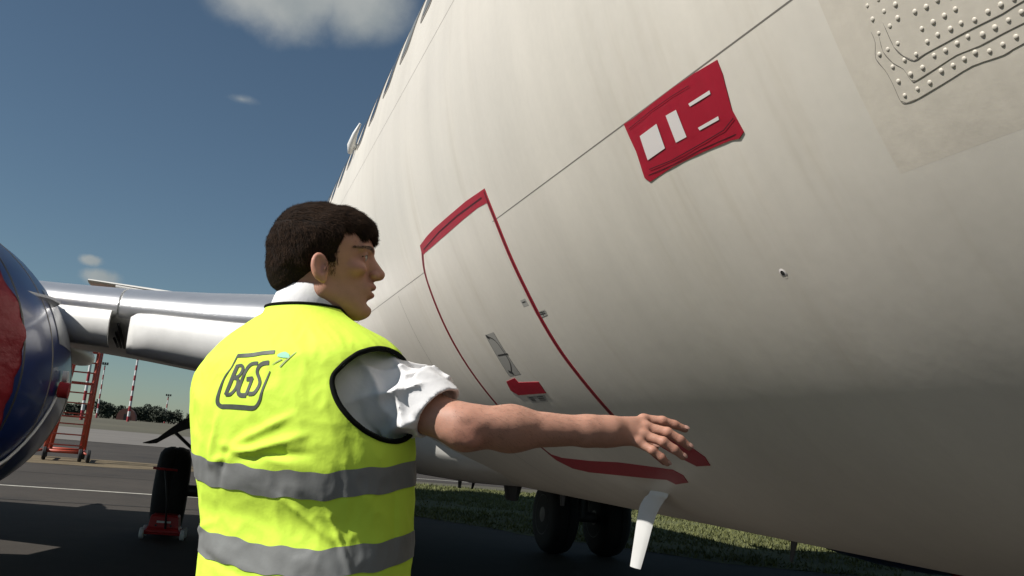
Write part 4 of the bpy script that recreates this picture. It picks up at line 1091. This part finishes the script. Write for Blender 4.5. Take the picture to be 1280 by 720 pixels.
THUMB = ([(.672, -.068, 1.350), (.706, -.030, 1.345), (.738, -.016, 1.338), (.760, -.014, 1.333)], [.016, .0125, .0105, .0085])
def f_hand(P):
    d = smin(s_cap(P, (.655, -.083, 1.362), (.722, -.060, 1.377), .020, .0125), s_cap(P, (.655, -.088, 1.350), (.724, -.072, 1.360), .020, .0125), .014)
    d = smin(d, s_cap(P, (.655, -.090, 1.345), (.712, -.080, 1.342), .019, .0115), .014)
    for pts, rs in FING:
        rs = [r*1.08 for r in rs]; f = cap_chain(P, pts, rs, .004)
        f = smin(f, s_ell(P, pts[1], (rs[1]*1.02,)*3), .003)
        d = smin(d, f, .0045)
        d = smin(d, s_ell(P, np.array(pts[0])+np.array([.001, -.005, .002]), (.011, .009, .009)), .006)
    t = cap_chain(P, *THUMB, .006); d = smin(d, t, .010)
    return d
def f_arm(P):
    d = s_cap(P, S_j, E_j, .049, .038)
    d = smin(d, s_ell(P, (E_j*.25+S_j*.75), (.055, .045, .046)), .03)
    mid = E_j*.68+W_j*.32
    d = smin(d, s_cap(P, E_j, mid, .037, .0385), .03)
    d = smin(d, s_cap(P, mid, E_j*.1+W_j*.9, .0385, .0275), .03)
    d = smin(d, s_ell(P, E_j+np.array([.014, -.026, -.022]), (.017, .014, .014)), .012)     # point of the elbow
    d = smin(d, s_ell(P, E_j+np.array([.045, .0, .009]), (.055, .034, .026)), .02)       # muscle over the forearm
    d = smin(d, s_cap(P, E_j*.12+W_j*.88, W_j+np.array([.012, 0, .002]), .0275, .0245), .02)
    d = smin(d, s_ell(P, W_j+np.array([-.012, -.020, .004]), (.010, .009, .010)), .008)    # wrist bone
    return smin(d, f_hand(P), .018)
def f_left(P):
    d = s_cap(P, S_l, E_l, .052, .043); d = smin(d, s_cap(P, E_l, W_l, .042, .027), .02)
    h0 = W_l; h1 = W_l+np.array([.085, -.005, -.01])
    d = smin(d, s_cap(P, h0, h1, .024, .022), .02)
    for k in range(4):
        a = h1+np.array([.0, .008, .028-.019*k]); b_ = a+np.array([.038, -.002, -.004]); c = b_+np.array([.012-.003*k, -.02, -.004])
        d = smin(d, cap_chain(P, [a, b_, c], [.0095, .0085, .0075], .004), .004)
    d = smin(d, cap_chain(P, [h0+np.array([.03, -.01, .02]), h0+np.array([.065, -.025, .045]), h0+np.array([.09, -.03, .05])], [.014, .011, .009], .004), .008)
    return d
def f_head(P):
    q = P-HC_; X = q@HX; Y = q@HY; Z = q[:, 2]; H = np.stack([X, Y, Z], 1)
    e = lambda c, r: s_ell(H, c, r)
    cp = lambda a, b_, ra, rb: s_cap(H, a, b_, ra, rb)
    Ya = np.abs(Y); Hs = np.stack([X, Ya, Z], 1)
    es = lambda c, r: s_ell(Hs, c, r)
    d = e((-.004, 0, .037), (.094, .074, .078))
    d = smin(d, e((.045, 0, .045), (.060, .062, .052)), .03)                       # forehead
    d = smin(d, e((.036, 0, -.020), (.066, .058, .066)), .03)                        # mid face
    d = smin(d, s_cap(Hs, (.020, .050, -.068), (.090, .014, -.092), .016, .017), .03)  # jaw line
    d = smin(d, e((.055, 0, -.070), (.052, .040, .032)), .03)
    d = smin(d, e((.103, 0, -.090), (.0165, .017, .0145)), .014)                     # chin
    d = smin(d, es((.080, .041, -.010), (.022, .016, .013)), .014)                    # cheekbone
    d = smin(d, e((.088, 0, -.045), (.034, .030, .024)), .018)                       # muzzle
    d = smin(d, s_cap(Hs, (.104, .006, .036), (.088, .046, .035), .0085, .008), .012)  # brow ridge
    d = smax(d, -s_ell(Hs, (.112, .034, .018), (.018, .018, .011)), .010)            # eye socket
    d = smin(d, s_ell(Hs, (.0865, .031, .018), (.0145, .0150, .0130)), .004)           # lids over the eyeball
    d = smax(d, -s_ell(Hs, (.102, .032, .0172), (.0105, .0128, .0040)), .0015)
    # nose
    d = smin(d, cp((.0965, 0, .026), (.1280, 0, -.0085), .0095, .0095), .010)
    d = smin(d, cp((.100, 0, .010), (.118, 0, -.012), .015, .0125), .012)
    d = smin(d, e((.1285, 0, -.0115), (.0100, .0110, .0092)), .006)
    d = smin(d, s_ell(Hs, (.1185, .0130, -.0155), (.0100, .0080, .0080)), .005)
    d = smax(d, -s_ell(Hs, (.124, .007, -.0235), (.006, .0035, .0035)), .002)
    # lips, slightly parted
    d = smin(d, e((.110, 0, -.038), (.0145, .021, .0060)), .006)
    d = smin(d, e((.108, 0, -.057), (.0140, .019, .0065)), .006)
    d = smax(d, -e((.122, 0, -.0475), (.020, .019, .0036)), .003)
    d = smax(d, -e((.116, 0, -.072), (.009, .02, .006)), .01)
    # ears
    for s in (-1, 1):
        Hq = np.stack([X, Y*s, Z], 1)
        ang = radians(12); ex = (Hq[:, 0]-.010)*cos(ang)+(Hq[:, 2]+.022)*sin(ang); ez = -(Hq[:, 0]-.010)*sin(ang)+(Hq[:, 2]+.022)*cos(ang); ey = Hq[:, 1]-.078-.22*np.clip(.012-ex, -.02, .05)
        Q = np.stack([ex, ey, ez], 1)
        o_ = s_ell(Q, (0, 0, 0), (.0175, .0085, .0300))
        o_ = smax(o_, -s_ell(Q, (.0035, .0095, .004), (.0120, .0085, .0215)), .002)
        o_ = smin(o_, s_ell(Q, (.0075, .002, -.006), (.0035, .004, .006)), .002)
        o_ = smin(o_, s_cap(Q, (-.004, .002, .016), (-.006, .003, -.010), .0022, .0022), .003)
        o_ = smin(o_, s_ell(Q, (.004, 0, -.026), (.0075, .0048, .0085)), .004)
        d = smin(d, o_, .005)
    # neck
    d = smin(d, s_cap(H, (-.020, 0, -.050), (-.014, 0, -.17), .051, .056), .035)
    return d
def f_body(P):
    d = f_head(P)
    d = smin(d, s_ell(P, (.04, .004, 1.44), (.15, .09, .08)), .03)
    d = smin(d, s_ell(P, (.05, 0, 1.25), (.17, .10, .22)), .04)
    arm = f_arm(P)+.0009*fbm(P, 70, 41, 2)*np.clip((.68-P[:, 0])/.05, 0, 1)
    cr = P-(E_j+np.array([.004, -.036, .004])); arm = arm+.0028*np.exp(-(np.linalg.norm(cr*np.array([60., 40., 90.]), axis=1))**2)
    d = smin(d, arm, .02); d = smin(d, f_left(P), .02)
    return d
V, Fc = surface_nets(f_body, (-.22, -.22, 1.04), (.84, .38, 1.80), .0027, block=8, margin=1.5)
body = mesh_obj('body', V, Fc, M_flesh, man); V_body, F_body = V, Fc
q = V-HC_; X, Y, Z = q@HX, q@HY, q[:, 2]
tone = np.tile(np.array([.43, .225, .160]), (len(V), 1))
def blend(mk, col):
    global tone
    mk = np.clip(mk, 0, 1)[:, None]; tone = tone*(1-mk)+np.array(col)*mk
inhead = (np.linalg.norm(q, axis=1) < .16)
g = lambda c, r: np.exp(-(((X-c[0])/r[0])**2+((np.abs(Y)-c[1])/r[1])**2+((Z-c[2])/r[2])**2))
blend(g((.09, .03, -.07), (.05, .05, .035))*.35*inhead, (.26, .16, .12))            # shaved jaw
blend(g((.10, .03, -.03), (.03, .05, .008))*.3*inhead, (.28, .17, .12))
blend(g((.118, 0, -.0385), (.014, .020, .0055))*1.2*inhead, (.36, .13, .11))
blend(g((.116, 0, -.058), (.014, .019, .006))*1.2*inhead, (.38, .13, .11))
blend(g((.125, .0, -.012), (.02, .015, .015))*.4*inhead, (.46, .20, .14))
blend(g((.005, .082, -.02), (.03, .014, .04))*.7*inhead, (.50, .22, .16))             # ears
blend(g((.08, .045, -.015), (.03, .03, .02))*.35*inhead, (.44, .18, .125))
blend(g((.098, .034, .019), (.02, .018, .0075))*.55*inhead, (.22, .10, .07))  # slightly darker lids, plus eye-socket shade put into the skin colour
# reddened elbow, knuckles
de = np.linalg.norm(V-(E_j+np.array([.012, -.03, -.02])), axis=1); blend(np.exp(-(de/.03)**2)*.5, (.50, .20, .14))
for pts, rs in FING:
    for p in pts[:3]:
        dk = np.linalg.norm(V-np.array(p), axis=1); blend(np.exp(-(dk/.011)**2)*.4, (.50, .21, .15))
ca_ = body.data.color_attributes.new('tone', 'FLOAT_COLOR', 'POINT')
ca_.data.foreach_set('color', np.concatenate([tone, np.ones((len(V), 1))], 1).astype(np.float32).ravel())
# nails
for pts, rs in FING+[THUMB]:
    a, b_ = np.array(pts[-2]), np.array(pts[-1]); d = (b_-a)/np.linalg.norm(b_-a); r = rs[-1]
    nrm = np.array([0, -.75, .66]); nrm = nrm-d*(nrm@d); nrm /= np.linalg.norm(nrm); sd = np.cross(d, nrm); c = b_+nrm*(r*.88)
    vs = []; fs = []
    for i in range(5):
        for k in range(5):
            u, v = (i/4-.5), (k/4-.5); wq = 1-.35*abs(u*2)**3
            vs.append(c+d*(u*r*1.7+.0005)+sd*(v*r*1.35*wq)+nrm*(.0012+r*.20*(1-(v*2)**2)-r*.12*(u*2)**2*(u > 0)))
    for i in range(4):
        for k in range(4): fs.append((i*5+k, i*5+k+1, i*5+k+6, i*5+k+5))
    mesh_obj('fingernail', vs, fs, M_nail, body)
# eyes
bb = BVHTree.FromPolygons([tuple(v) for v in V_body], [tuple(int(i) for i in f) for f in F_body])
for s in (-1, 1):
    bt = bmesh.new(); c = hp(.0866, .031*s, .0172); bmesh.ops.create_uvsphere(bt, u_segments=20, v_segments=14, radius=.0136, matrix=Matrix.Translation(Vector(c)))
    ey = bm_obj('eye', bt, M_eyew, body, True)
    bt = bmesh.new(); c = hp(.0945, .0312*s, .0172); bmesh.ops.create_uvsphere(bt, u_segments=16, v_segments=10, radius=.0062, matrix=Matrix.Translation(Vector(c)))
    bm_obj('iris', bt, M_iris, ey, True)
    # upper lid fold
    bt = bmesh.new(); tube(bt, [Vector(hp(.0905+.0085*sin(pi*k/8)-.002*k/8, (.0190+.026*k/8)*s, .0205+.0045*sin(pi*k/8)-.003*k/8)) for k in range(9)], .0022, 6); lid = bm_obj('eyelid', bt, M_flesh, body, True)
    lc = lid.data.color_attributes.new('tone', 'FLOAT_COLOR', 'POINT'); lc.data.foreach_set('color', np.tile([.36, .19, .13, 1], len(lid.data.vertices)).astype(np.float32))
    bt = bmesh.new(); tube(bt, [Vector(hp(.0925+.0085*sin(pi*k/8)-.003*k/8, (.0190+.027*k/8)*s, .0185+.0036*sin(pi*k/8)-.003*k/8)) for k in range(9)], .0011, 5); bm_obj('eyelashes', bt, M_hair, body, True)
    vs, fs = [], []
    for k in range(190):
        t = rnd.random(); y = .008+.046*t**.9; x = .118-.055*t*t; z = .0315+.0065*sin(pi*min(1, .15+t*.85))+rnd.uniform(-.0048, .0048)*(1-.5*t)
        o3 = Vector(hp(x*1.25, y*1.25*s, z)); hit = bb.ray_cast(o3, (Vector(hp(.03, .012*s, z))-o3).normalized());
        if hit[0] is None: continue
        p = np.array(hit[0]); nn = np.array(hit[1]); p = p+nn*(.0006 if nn@(p-HC_) > 0 else -.0006)
        dv = HY*s*.006-HX*.006*t+np.array([0, 0, .003*(1-2.2*t)]); k0 = len(vs)
        vs += [p-np.array([0, 0, .0005]), p+np.array([0, 0, .0005]), p+dv]; fs.append((k0, k0+1, k0+2))
    mesh_obj('eyebrow', vs, fs, M_brow, body)
vs, fs = [], []
bt = bmesh.new()
for k in range(9):
    y = -.016+.004*k; x = .1085-.0075*(abs(y)/.016)**2; c = hp(x, y, -.0440); box(bt, c, (.004, .0036, .0068), Matrix.Rotation(hy, 3, 'Z'))
bm_obj('teeth', bt, M_teeth, body, bevel=.0006)

# ---- hair: a shaped cap plus short strands combed forward
def f_hair(P):
    q = P-HC_; X = q@HX; Y = q@HY; Z = q[:, 2]; H = np.stack([X, Y, Z], 1); Hs = np.stack([X, np.abs(Y), Z], 1)
    d = s_ell(H, (-.005, 0, .041), (.100, .081, .085))
    d = smin(d, s_ell(H, (.050, 0, .068), (.064, .064, .050)), .03)
    d = smin(d, s_ell(H, (-.044, 0, -.012), (.058, .062, .068)), .03)
    # hairline: forehead, temple, above the ear, nape
    fr = .062-.10*np.clip(np.abs(Y)-.045, 0, .03)+.005*np.sin(Y*160)+.004*np.sin(Y*410+1)
    cut_front = smax(X-.050, fr-Z, .010)*1.0          # region in front of the temple and below the fringe
    d = smax(d, -smax(.047-X+.2*np.clip(Z-.02, -.1, .04)*-1, -(fr-Z)*-1 if False else Z-fr, .008)*-1*-1, .004) if False else d
    face = np.maximum(.044+.10*np.clip(.03-Z, -.02, .04)*-1-X, Z-fr)          # <0 inside the bare face zone
    d = smax(d, -face, .006)
    ear = s_ell(Hs, (.014, .085, -.030), (.0235, .040, .036)); d = smax(d, -ear, .005)
    front_low = np.maximum(.018-X, Z+.012); d = smax(d, -front_low, .006)          # nothing below the sideburn
    nape = Z+.078+.35*(X+.05); d = smax(d, -nape, .008)
    return d+.0022*fbm(P, 95, 4, 2)-.0030*(1-np.abs(fbm(P, 55, 14, 2)))
V, Fc = surface_nets(f_hair, (-.10, -.13, 1.53), (.19, .13, 1.80), .0026, margin=2)
hair = mesh_obj('hair', V, Fc, M_hair, body)
hb = BVHTree.FromPolygons([tuple(v) for v in V], [tuple(int(i) for i in f) for f in Fc])
NS = 46000
fi = np.random.RandomState(3).randint(0, len(Fc), NS); vs, fs = [], []
cen = V[Fc].mean(1); e1_ = V[Fc[:, 1]]-V[Fc[:, 0]]; e2_ = V[Fc[:, 2]]-V[Fc[:, 0]]; nr = np.cross(e1_, e2_); nr /= np.maximum(np.linalg.norm(nr, axis=1), 1e-12)[:, None]
outw = ((cen-HC_-np.array([0, 0, .03]))*nr).sum(1); nr[outw < 0] *= -1
rs_ = np.random.RandomState(5)
for i in fi:
    c = cen[i]; n = nr[i]; x = (c-HC_)@HX; z = c[2]-HC_[2]
    comb = HX*(1.0 if z > .05 else .25)+np.array([0, 0, -1.0 if z < .07 else -.15])+HY*rs_.normal(0, .45)+HX*rs_.normal(0, .35)
    comb = comb-n*(comb@n); comb /= max(np.linalg.norm(comb), 1e-6)
    L = rs_.uniform(.006, .014)*(1 if z > -.02 else .45); lift = rs_.uniform(.05, .40)**1.3
    if z > .10: lift *= 1.1
    sd = np.cross(comb, n)*rs_.uniform(.00022, .00042)
    p0 = c-n*.001+rs_.normal(0, .0008, 3); p1 = p0+comb*L*.6+n*L*lift; p2 = p0+comb*L+n*L*lift*.9
    k0 = len(vs); vs += [p0-sd, p0+sd, p1+sd*.8, p1-sd*.8, p2]; fs += [(k0, k0+1, k0+2, k0+3), (k0+3, k0+2, k0+4)]
# longer wisps along the fringe, and short fading hair at the nape and before the ears
edge = [i for i in range(len(Fc)) if (cen[i]-HC_)@HX > .045 and .050 < cen[i][2]-HC_[2] < .085]
for i in rs_.choice(edge, 1500):
    c = cen[i]; n = nr[i]; comb = HX*.25+np.array([0, 0, -1.])+HY*rs_.normal(0, .35); comb = comb-n*(comb@n)*.8; comb /= np.linalg.norm(comb); L = rs_.uniform(.008, .018); sd = np.cross(comb, n)*.00032
    k0 = len(vs); vs += [c-sd, c+sd, c+comb*L*.6+n*.001+sd*.7, c+comb*L*.6+n*.001-sd*.7, c+comb*L]; fs += [(k0, k0+1, k0+2, k0+3), (k0+3, k0+2, k0+4)]
bc_ = V_body[F_body].mean(1); bq = bc_-HC_; bx, by, bz = bq@HX, np.abs(bq@HY), bq[:, 2]
lowline = -.078-.35*(bx+.05)
sel = np.where((((bx < .0) & (bx > -.11) & (bz < lowline+.012) & (bz > lowline-.016) & (by < .075)) | ((bx > .018) & (bx < .040) & (bz > -.030) & (bz < .002) & (by > .05))))[0]
be1 = V_body[F_body[:, 1]]-V_body[F_body[:, 0]]; be2 = V_body[F_body[:, 2]]-V_body[F_body[:, 0]]
for i in rs_.choice(sel, 3800):
    n = np.cross(be1[i], be2[i]); n /= max(np.linalg.norm(n), 1e-9); c = bc_[i]+rs_.normal(0, .001, 3)
    if n@(c-HC_-np.array([0, 0, -.03])) < 0: n = -n
    comb = np.array([0, 0, -1.])+HY*rs_.normal(0, .3)+HX*rs_.normal(0, .3); comb = comb-n*(comb@n); comb /= max(np.linalg.norm(comb), 1e-6)
    L = rs_.uniform(.003, .006); sd = np.cross(comb, n)*.0002; k0 = len(vs); vs += [c-sd, c+sd, c+comb*L+n*.0012]; fs.append((k0, k0+1, k0+2))
avs, afs = [], []
sela = np.where((bc_[:, 0] > .36) & (bc_[:, 0] < .64) & (bc_[:, 1] < 0))[0]; AD = (W_j-E_j)/np.linalg.norm(W_j-E_j)
for i in rs_.choice(sela, 1500):
    n = np.cross(be1[i], be2[i]); n /= max(np.linalg.norm(n), 1e-9); c = bc_[i]; t_ = (c-E_j)@AD; ax_ = E_j+AD*t_
    if n@(c-ax_) < 0: n = -n
    comb = AD*.9+np.array([0, 0, -.6])+rs_.normal(0, .25, 3); comb = comb-n*(comb@n); comb /= np.linalg.norm(comb); L = rs_.uniform(.005, .011); sd = np.cross(comb, n)*.00012
    k0 = len(avs); avs += [c-sd, c+sd, c+comb*L+n*.002]; afs.append((k0, k0+1, k0+2))
tag(mesh_obj('arm_hair', avs, afs, M_brow, body, smooth=False), kind='stuff')
tag(mesh_obj('hair_strands', vs, fs, M_strand, hair, smooth=False), kind='stuff')

# ---- trousers and shoes
def f_tr(P):
    d = s_ell(P, (.09, 0, .92), (.185, .125, .15), np.array([LAT, FWDT, [0, 0, 1]]).T)
    for s, fx in ((1, .02), (-1, -.04)):
        h_ = np.array([.09, 0, .88])+LAT*.09*s; k_ = np.array([.09, 0, .50])+LAT*.115*s+FWDT*(.03+fx); a_ = np.array([.09, 0, .09])+LAT*.125*s+FWDT*(fx)
        l = smin(s_cap(P, h_, k_, .105, .078), s_cap(P, k_, a_, .078, .066), .04); d = smin(d, l, .03)
    return d+.004*fbm(P, 22, 9, 2)
V, Fc = surface_nets(f_tr, (-.2, -.25, .0), (.38, .25, 1.12), .009, margin=1.8); mesh_obj('trousers', V, Fc, M_trouser, man)
for s, fx in ((1, .02), (-1, -.04)):
    base = np.array([.09, 0, 0])+LAT*.125*s+FWDT*fx
    def f_sh(P):
        h_ = base+np.array([0, 0, .05]); t_ = base+FWDT*.17+np.array([0, 0, .036])
        d = smin(s_cap(P, h_-FWDT*.05, h_+FWDT*.05, .040, .045), s_cap(P, h_+FWDT*.04, t_, .045, .036), .03)
        d = smin(d, s_cap(P, base+np.array([0, 0, .06]), base+np.array([0, 0, .12]), .045, .05), .02); return smax(d, -P[:, 2]+.002, .004)
    V, Fc = surface_nets(f_sh, base-np.array([.2, .2, .0])-np.array([0, 0, .01]), base+np.array([.25, .3, .19]), .007, margin=2); mesh_obj('shoe', V, Fc, M_shoe, man)

# ------------------------------------------------------------------ red axle-jack trolley by the wheel
c = Vector((-.42, 11.05, 0)); tr = thing('equipment_trolley', 'small red trolley with white wheels and a T handle in front of the near tyre', 'trolley', c, radians(-4))
bt = bmesh.new(); rows = []
for (w_, d_, z) in [(.27, .17, .075), (.27, .17, .10), (.20, .13, .13), (.185, .12, .245), (.165, .10, .265)]: rows.append([bt.verts.new((sx*w_*.80 if z > .11 else sx*w_*.66, sy*d_, z)) for sx, sy in ((-1, -1), (1, -1), (1, 1), (-1, 1))])
for a_, b_ in zip(rows, rows[1:]):
    for k in range(4): bt.faces.new((a_[k], a_[(k+1) % 4], b_[(k+1) % 4], b_[k]))
bt.faces.new(rows[0][::-1]); bt.faces.new(rows[-1]); bm_obj('housing', bt, M_red_paint, tr, bevel=.006)
for sx in (-1, 1):
    for sy in (-1, 1):
        lathe_obj('wheel', [(-.022, .015), (-.022, .052), (-.016, .06), (.016, .06), (.022, .052), (.022, .015)], Vector((sx*.215, sy*.13, .06)), M_white_paint, tr, axis='X', seg=24)
bt = bmesh.new(); tube(bt, [(-.22, -.13, .06), (.22, -.13, .06)], .012, 8); tube(bt, [(-.22, .13, .06), (.22, .13, .06)], .012, 8); box(bt, (0, 0, .085), (.42, .30, .02)); bm_obj('chassis', bt, M_red_paint, tr)
bt = bmesh.new(); tube(bt, [(.03, -.14, .10), (.0, -.17, .45), (-.06, -.20, .77)], .011, 8); bm_obj('handle_post', bt, M_dark, tr, True)
bt = bmesh.new(); tube(bt, [(-.19, -.20, .775), (.07, -.20, .765)], .014, 8); bm_obj('handle_bar', bt, M_red_paint, tr, True)
bt = bmesh.new(); box(bt, (-.0, -.1335, .19), (.15, .008, .022)); bm_obj('label_plate', bt, M_white_paint, tr)
bt = bmesh.new(); box(bt, (.02, -.140, .18), (.014, .01, .19)); bm_obj('tie_bar', bt, M_dark, tr)
for sx in (-1, 1): bt = bmesh.new(); tube(bt, [(sx*.08, -.120, .15), (sx*.08, -.138, .15)], .012, 8); bm_obj('bolt', bt, M_dark, tr)

# ------------------------------------------------------------------ orange maintenance steps
c = Vector((-4.02, 27.9, 0)); st = thing('maintenance_ladder', 'tall orange-red wheeled maintenance steps standing behind the near engine', 'ladder', c, radians(8))
Wd, Dp, Ht = .44, 1.5, 4.1
def post(name, a, b_, r=.035, m_=None):
    bt = bmesh.new(); tube(bt, [a, b_], r, 8); return bm_obj(name, bt, m_ or M_orange, st, True)
for sx in (-1, 1):
    post('stile', (sx*Wd*1.0, -.75, .25), (sx*Wd*.62+.25, .15, Ht), .06)
    post('stile', (sx*Wd*1.0+.1, .75, .25), (sx*Wd*.62+.30, .30, Ht), .055)
    post('base_rail', (sx*Wd*1.05, -.85, .25), (sx*Wd*1.05+.1, .85, .25), .045)
for k in range(13):
    t = (k+.6)/13.3; x0 = -Wd*(1-.38*t)+.25*t; x1 = Wd*(1-.38*t)+.25*t; y = -.75+.9*t
    bt = bmesh.new(); box(bt, ((x0+x1)/2, y, .25+t*(Ht-.25)), (x1-x0, .16, .035)); bm_obj('tread', bt, M_orange, st)
for k in range(4):
    t0, t1 = k/4, (k+1)/4
    for sx in (-1, 1):
        X_ = lambda t: sx*Wd*(1-.38*t)+.25*t
        post('brace', (X_(t0), -.75+.9*t0, .25+t0*(Ht-.3)), (X_(t1)+.05, .75-.45*t1, .25+t1*(Ht-.3)), .035)
    post('cross_bar', (-Wd*(1-.38*t1)+.25*t1, .75-.45*t1, .25+t1*(Ht-.3)), (Wd*(1-.38*t1)+.25*t1, .75-.45*t1, .25+t1*(Ht-.3)), .025)
for y in (-.85, .85): post('cross_bar', (-Wd*1.05, y, .25), (Wd*1.05+.1, y, .25), .045)
post('outrigger', (Wd, -.85, .28), (Wd+.2, -1.1, .2), .03); post('outrigger', (-Wd, -.85, .28), (-Wd-.3, -1.0, .2), .03)
for (x, y) in ((-Wd, -.85), (Wd, -.85), (-Wd, .85), (Wd+.1, .85), (Wd+.2, -1.1)):
    lathe_obj('wheel', [(-.05, .03), (-.05, .15), (-.03, .175), (.03, .175), (.05, .15), (.05, .03)], Vector((x, y, .175)), M_black, st, axis='X', seg=20)
bt = bmesh.new(); box(bt, (.3, .25, Ht), (1.0, .8, .05)); bm_obj('platform', bt, M_orange, st)

# ------------------------------------------------------------------ floodlight masts on the horizon
def mast(x, y, h, label, nseg=11, wd=.9, lamp=True):
    m_ = thing('floodlight_mast', label, 'light mast', (x, y, 0), group='red and white striped floodlight masts')
    for k in range(nseg):
        bt = bmesh.new(); z0, z1 = h*k/nseg, h*(k+1)/nseg; r0, r1 = wd*(1-.35*k/nseg)/2, wd*(1-.35*(k+1)/nseg)/2
        vs0 = [bt.verts.new((r0*cos(a), r0*sin(a), z0)) for a in [2*pi*q/8 for q in range(8)]]; vs1 = [bt.verts.new((r1*cos(a), r1*sin(a), z1)) for a in [2*pi*q/8 for q in range(8)]]
        for q in range(8): bt.faces.new((vs0[q], vs0[(q+1) % 8], vs1[(q+1) % 8], vs1[q]))
        bm_obj('mast_section', bt, M_mastred if k % 2 == 0 else M_mastwhite, m_, True)
    bt = bmesh.new()
    V_, F_ = lathe([(0, wd*.9), (.35, wd*1.25), (.7, wd*.9)], (0, 0, h), 'Z', 12)
    for sx in (-1, 0, 1):
        box(bt, (sx*wd*1.25, -.4, h+.9), (wd*.85, .5, .9)); box(bt, (sx*wd*1.25, .4, h+.9), (wd*.85, .5, .9))
    box(bt, (0, 0, h+.35), (wd*3.4, .6, .25)); bm_obj('lamp_head', bt, M_dark, m_)
def at_far(px, py, d):
    v = Fv+(px-640)/1108*Rv-(py-360)/1108*Uv; t = d/sqrt(v.x**2+v.y**2); return v.x*t, v.y*t
for (px, py, d, h, lb, ns, wd_) in [(160, 524, 330, 22.6, 'tallest red and white striped floodlight mast, its lamp head seen whole, above the far trees', 13, .95),
        (121, 518, 440, 23.5, 'slim pale striped floodlight mast just right of the orange steps', 11, .75), (206, 525, 560, 15.5, 'shortest striped floodlight mast, nearest the man on the horizon', 7, .9), (103, 514, 210, 22.5, 'striped floodlight mast rising directly behind the orange steps', 11, .7)]:
    x, y = at_far(px, py, d); mast(x, y, h, lb, ns, wd_)

# ------------------------------------------------------------------ far trees
def tree(x, y, h, wdt, seed, label, into=None):
    r = random.Random(seed); t = None if into is not None else thing('tree', label, 'tree', (x, y, 0), group='trees on the far edge of the airfield')
    bt = bmesh.new(); tube(bt, [(0, 0, 0), (.1, 0, h*.3), (0, .1, h*.6)], [.35, .25, .12], 6)
    for k in range(4):
        a = k*1.6; tube(bt, [(0, 0, h*.25), (cos(a)*wdt*.2, sin(a)*wdt*.2, h*.5)], [.16, .06], 5)
    if into is None: bm_obj('trunk', bt, M_bark, t, True)
    else: bt.free()
    lobes = [(r.uniform(-.33, .33)*wdt, r.uniform(-.3, .3)*wdt, h*r.uniform(.16, .74), r.uniform(.18, .30)*min(wdt, h*1.2)) for _ in range(12)]
    vs, fs = [], []
    for _ in range(1500):
        lx, ly, lz, lr = r.choice(lobes); d = Vector((r.gauss(0, 1), r.gauss(0, 1), r.gauss(0, 1))).normalized()*lr*r.uniform(.55, 1.05)
        p = Vector((lx, ly, max(.3, lz+d.z*.85)))+Vector((d.x, d.y, 0)); s = r.uniform(.4, .95)
        a = Vector((r.gauss(0, 1), r.gauss(0, 1), r.gauss(0, 1))).normalized(); b_ = a.orthogonal().normalized(); k0 = len(vs)
        vs += [p+a*s, p+b_*s*.8, p-a*s*.8]; fs.append((k0, k0+1, k0+2))
    if into is None: mesh_obj('crown', vs, fs, M_tree, t, smooth=False); return
    k0 = len(into[0]); into[0].extend([v+Vector((x, y, 0)) for v in vs]); into[1].extend([tuple(i+k0 for i in f) for f in fs])
LB = ['low rounded dark tree beside the slim striped mast', 'flat-topped dark bush on the horizon between two masts', 'small bush at the foot of the tallest mast', 'broad dark tree just right of the tallest mast', 'wide bushy tree on the horizon, largest of the row', 'tree merging into the row right of the widest one', 'dark tree beside the shortest mast', 'tree at the right end of the visible row', 'dark bush seen through the orange steps', 'far bush just left of the orange steps']
for k, (px, h, wdt) in enumerate([(127, 10, 13), (142, 8.5, 12), (151, 6, 7), (170, 8, 10), (184, 10.5, 16), (192, 10.5, 13), (200, 8, 12), (212, 9, 13), (97, 8, 14), (82, 8, 14)]):
    x, y = at_far(px, 520, 520+15*(k % 3)); tree(x, y, h, wdt, k+3, LB[k])
mass = ([], [])
for k in range(26):   # the row carries on out of view to both sides
    px = [-900, -760, -620, -480, -380, -290, -210, -140, -80, -20, 20, 50, 232, 250, 275, 300, 330, 360, 400, 450, 520, 600, 700, 820, 960, 1100][k]
    x, y = at_far(px, 520+(px-120)*.087, 540+18*(k % 4)); tree(x, y, 7+3.5*rnd.random(), 12+5*rnd.random(), k+40, '', into=mass)
tag(mesh_obj('treeline', mass[0], mass[1], M_tree, smooth=False), 'dark line of far trees along the airfield edge behind the man and engine', 'trees', kind='stuff')
# domed brick store among the trees
x, y = at_far(158, 524, 480); hs_ = thing('brick_store', 'low reddish domed store among the far trees at the mast foot', 'building', (x, y, 0))
V_, F_ = [], []
for i in range(9):
    for k in range(2):
        a = pi*i/8; V_.append((-4.5*cos(a), -4+8*k, 5.8*sin(a)**.8 if 0 < i < 8 else 0))
for i in range(8): F_.append((i*2, i*2+1, i*2+3, i*2+2))
F_.append(tuple(range(0, 18, 2))); F_.append(tuple(range(17, 0, -2))); mesh_obj('vault', V_, F_, M_brick, hs_, smooth=False)
bt = bmesh.new(); box(bt, (0, -4.03, 1.5), (2.2, .1, 3.0)); bm_obj('door', bt, M_dark, hs_)
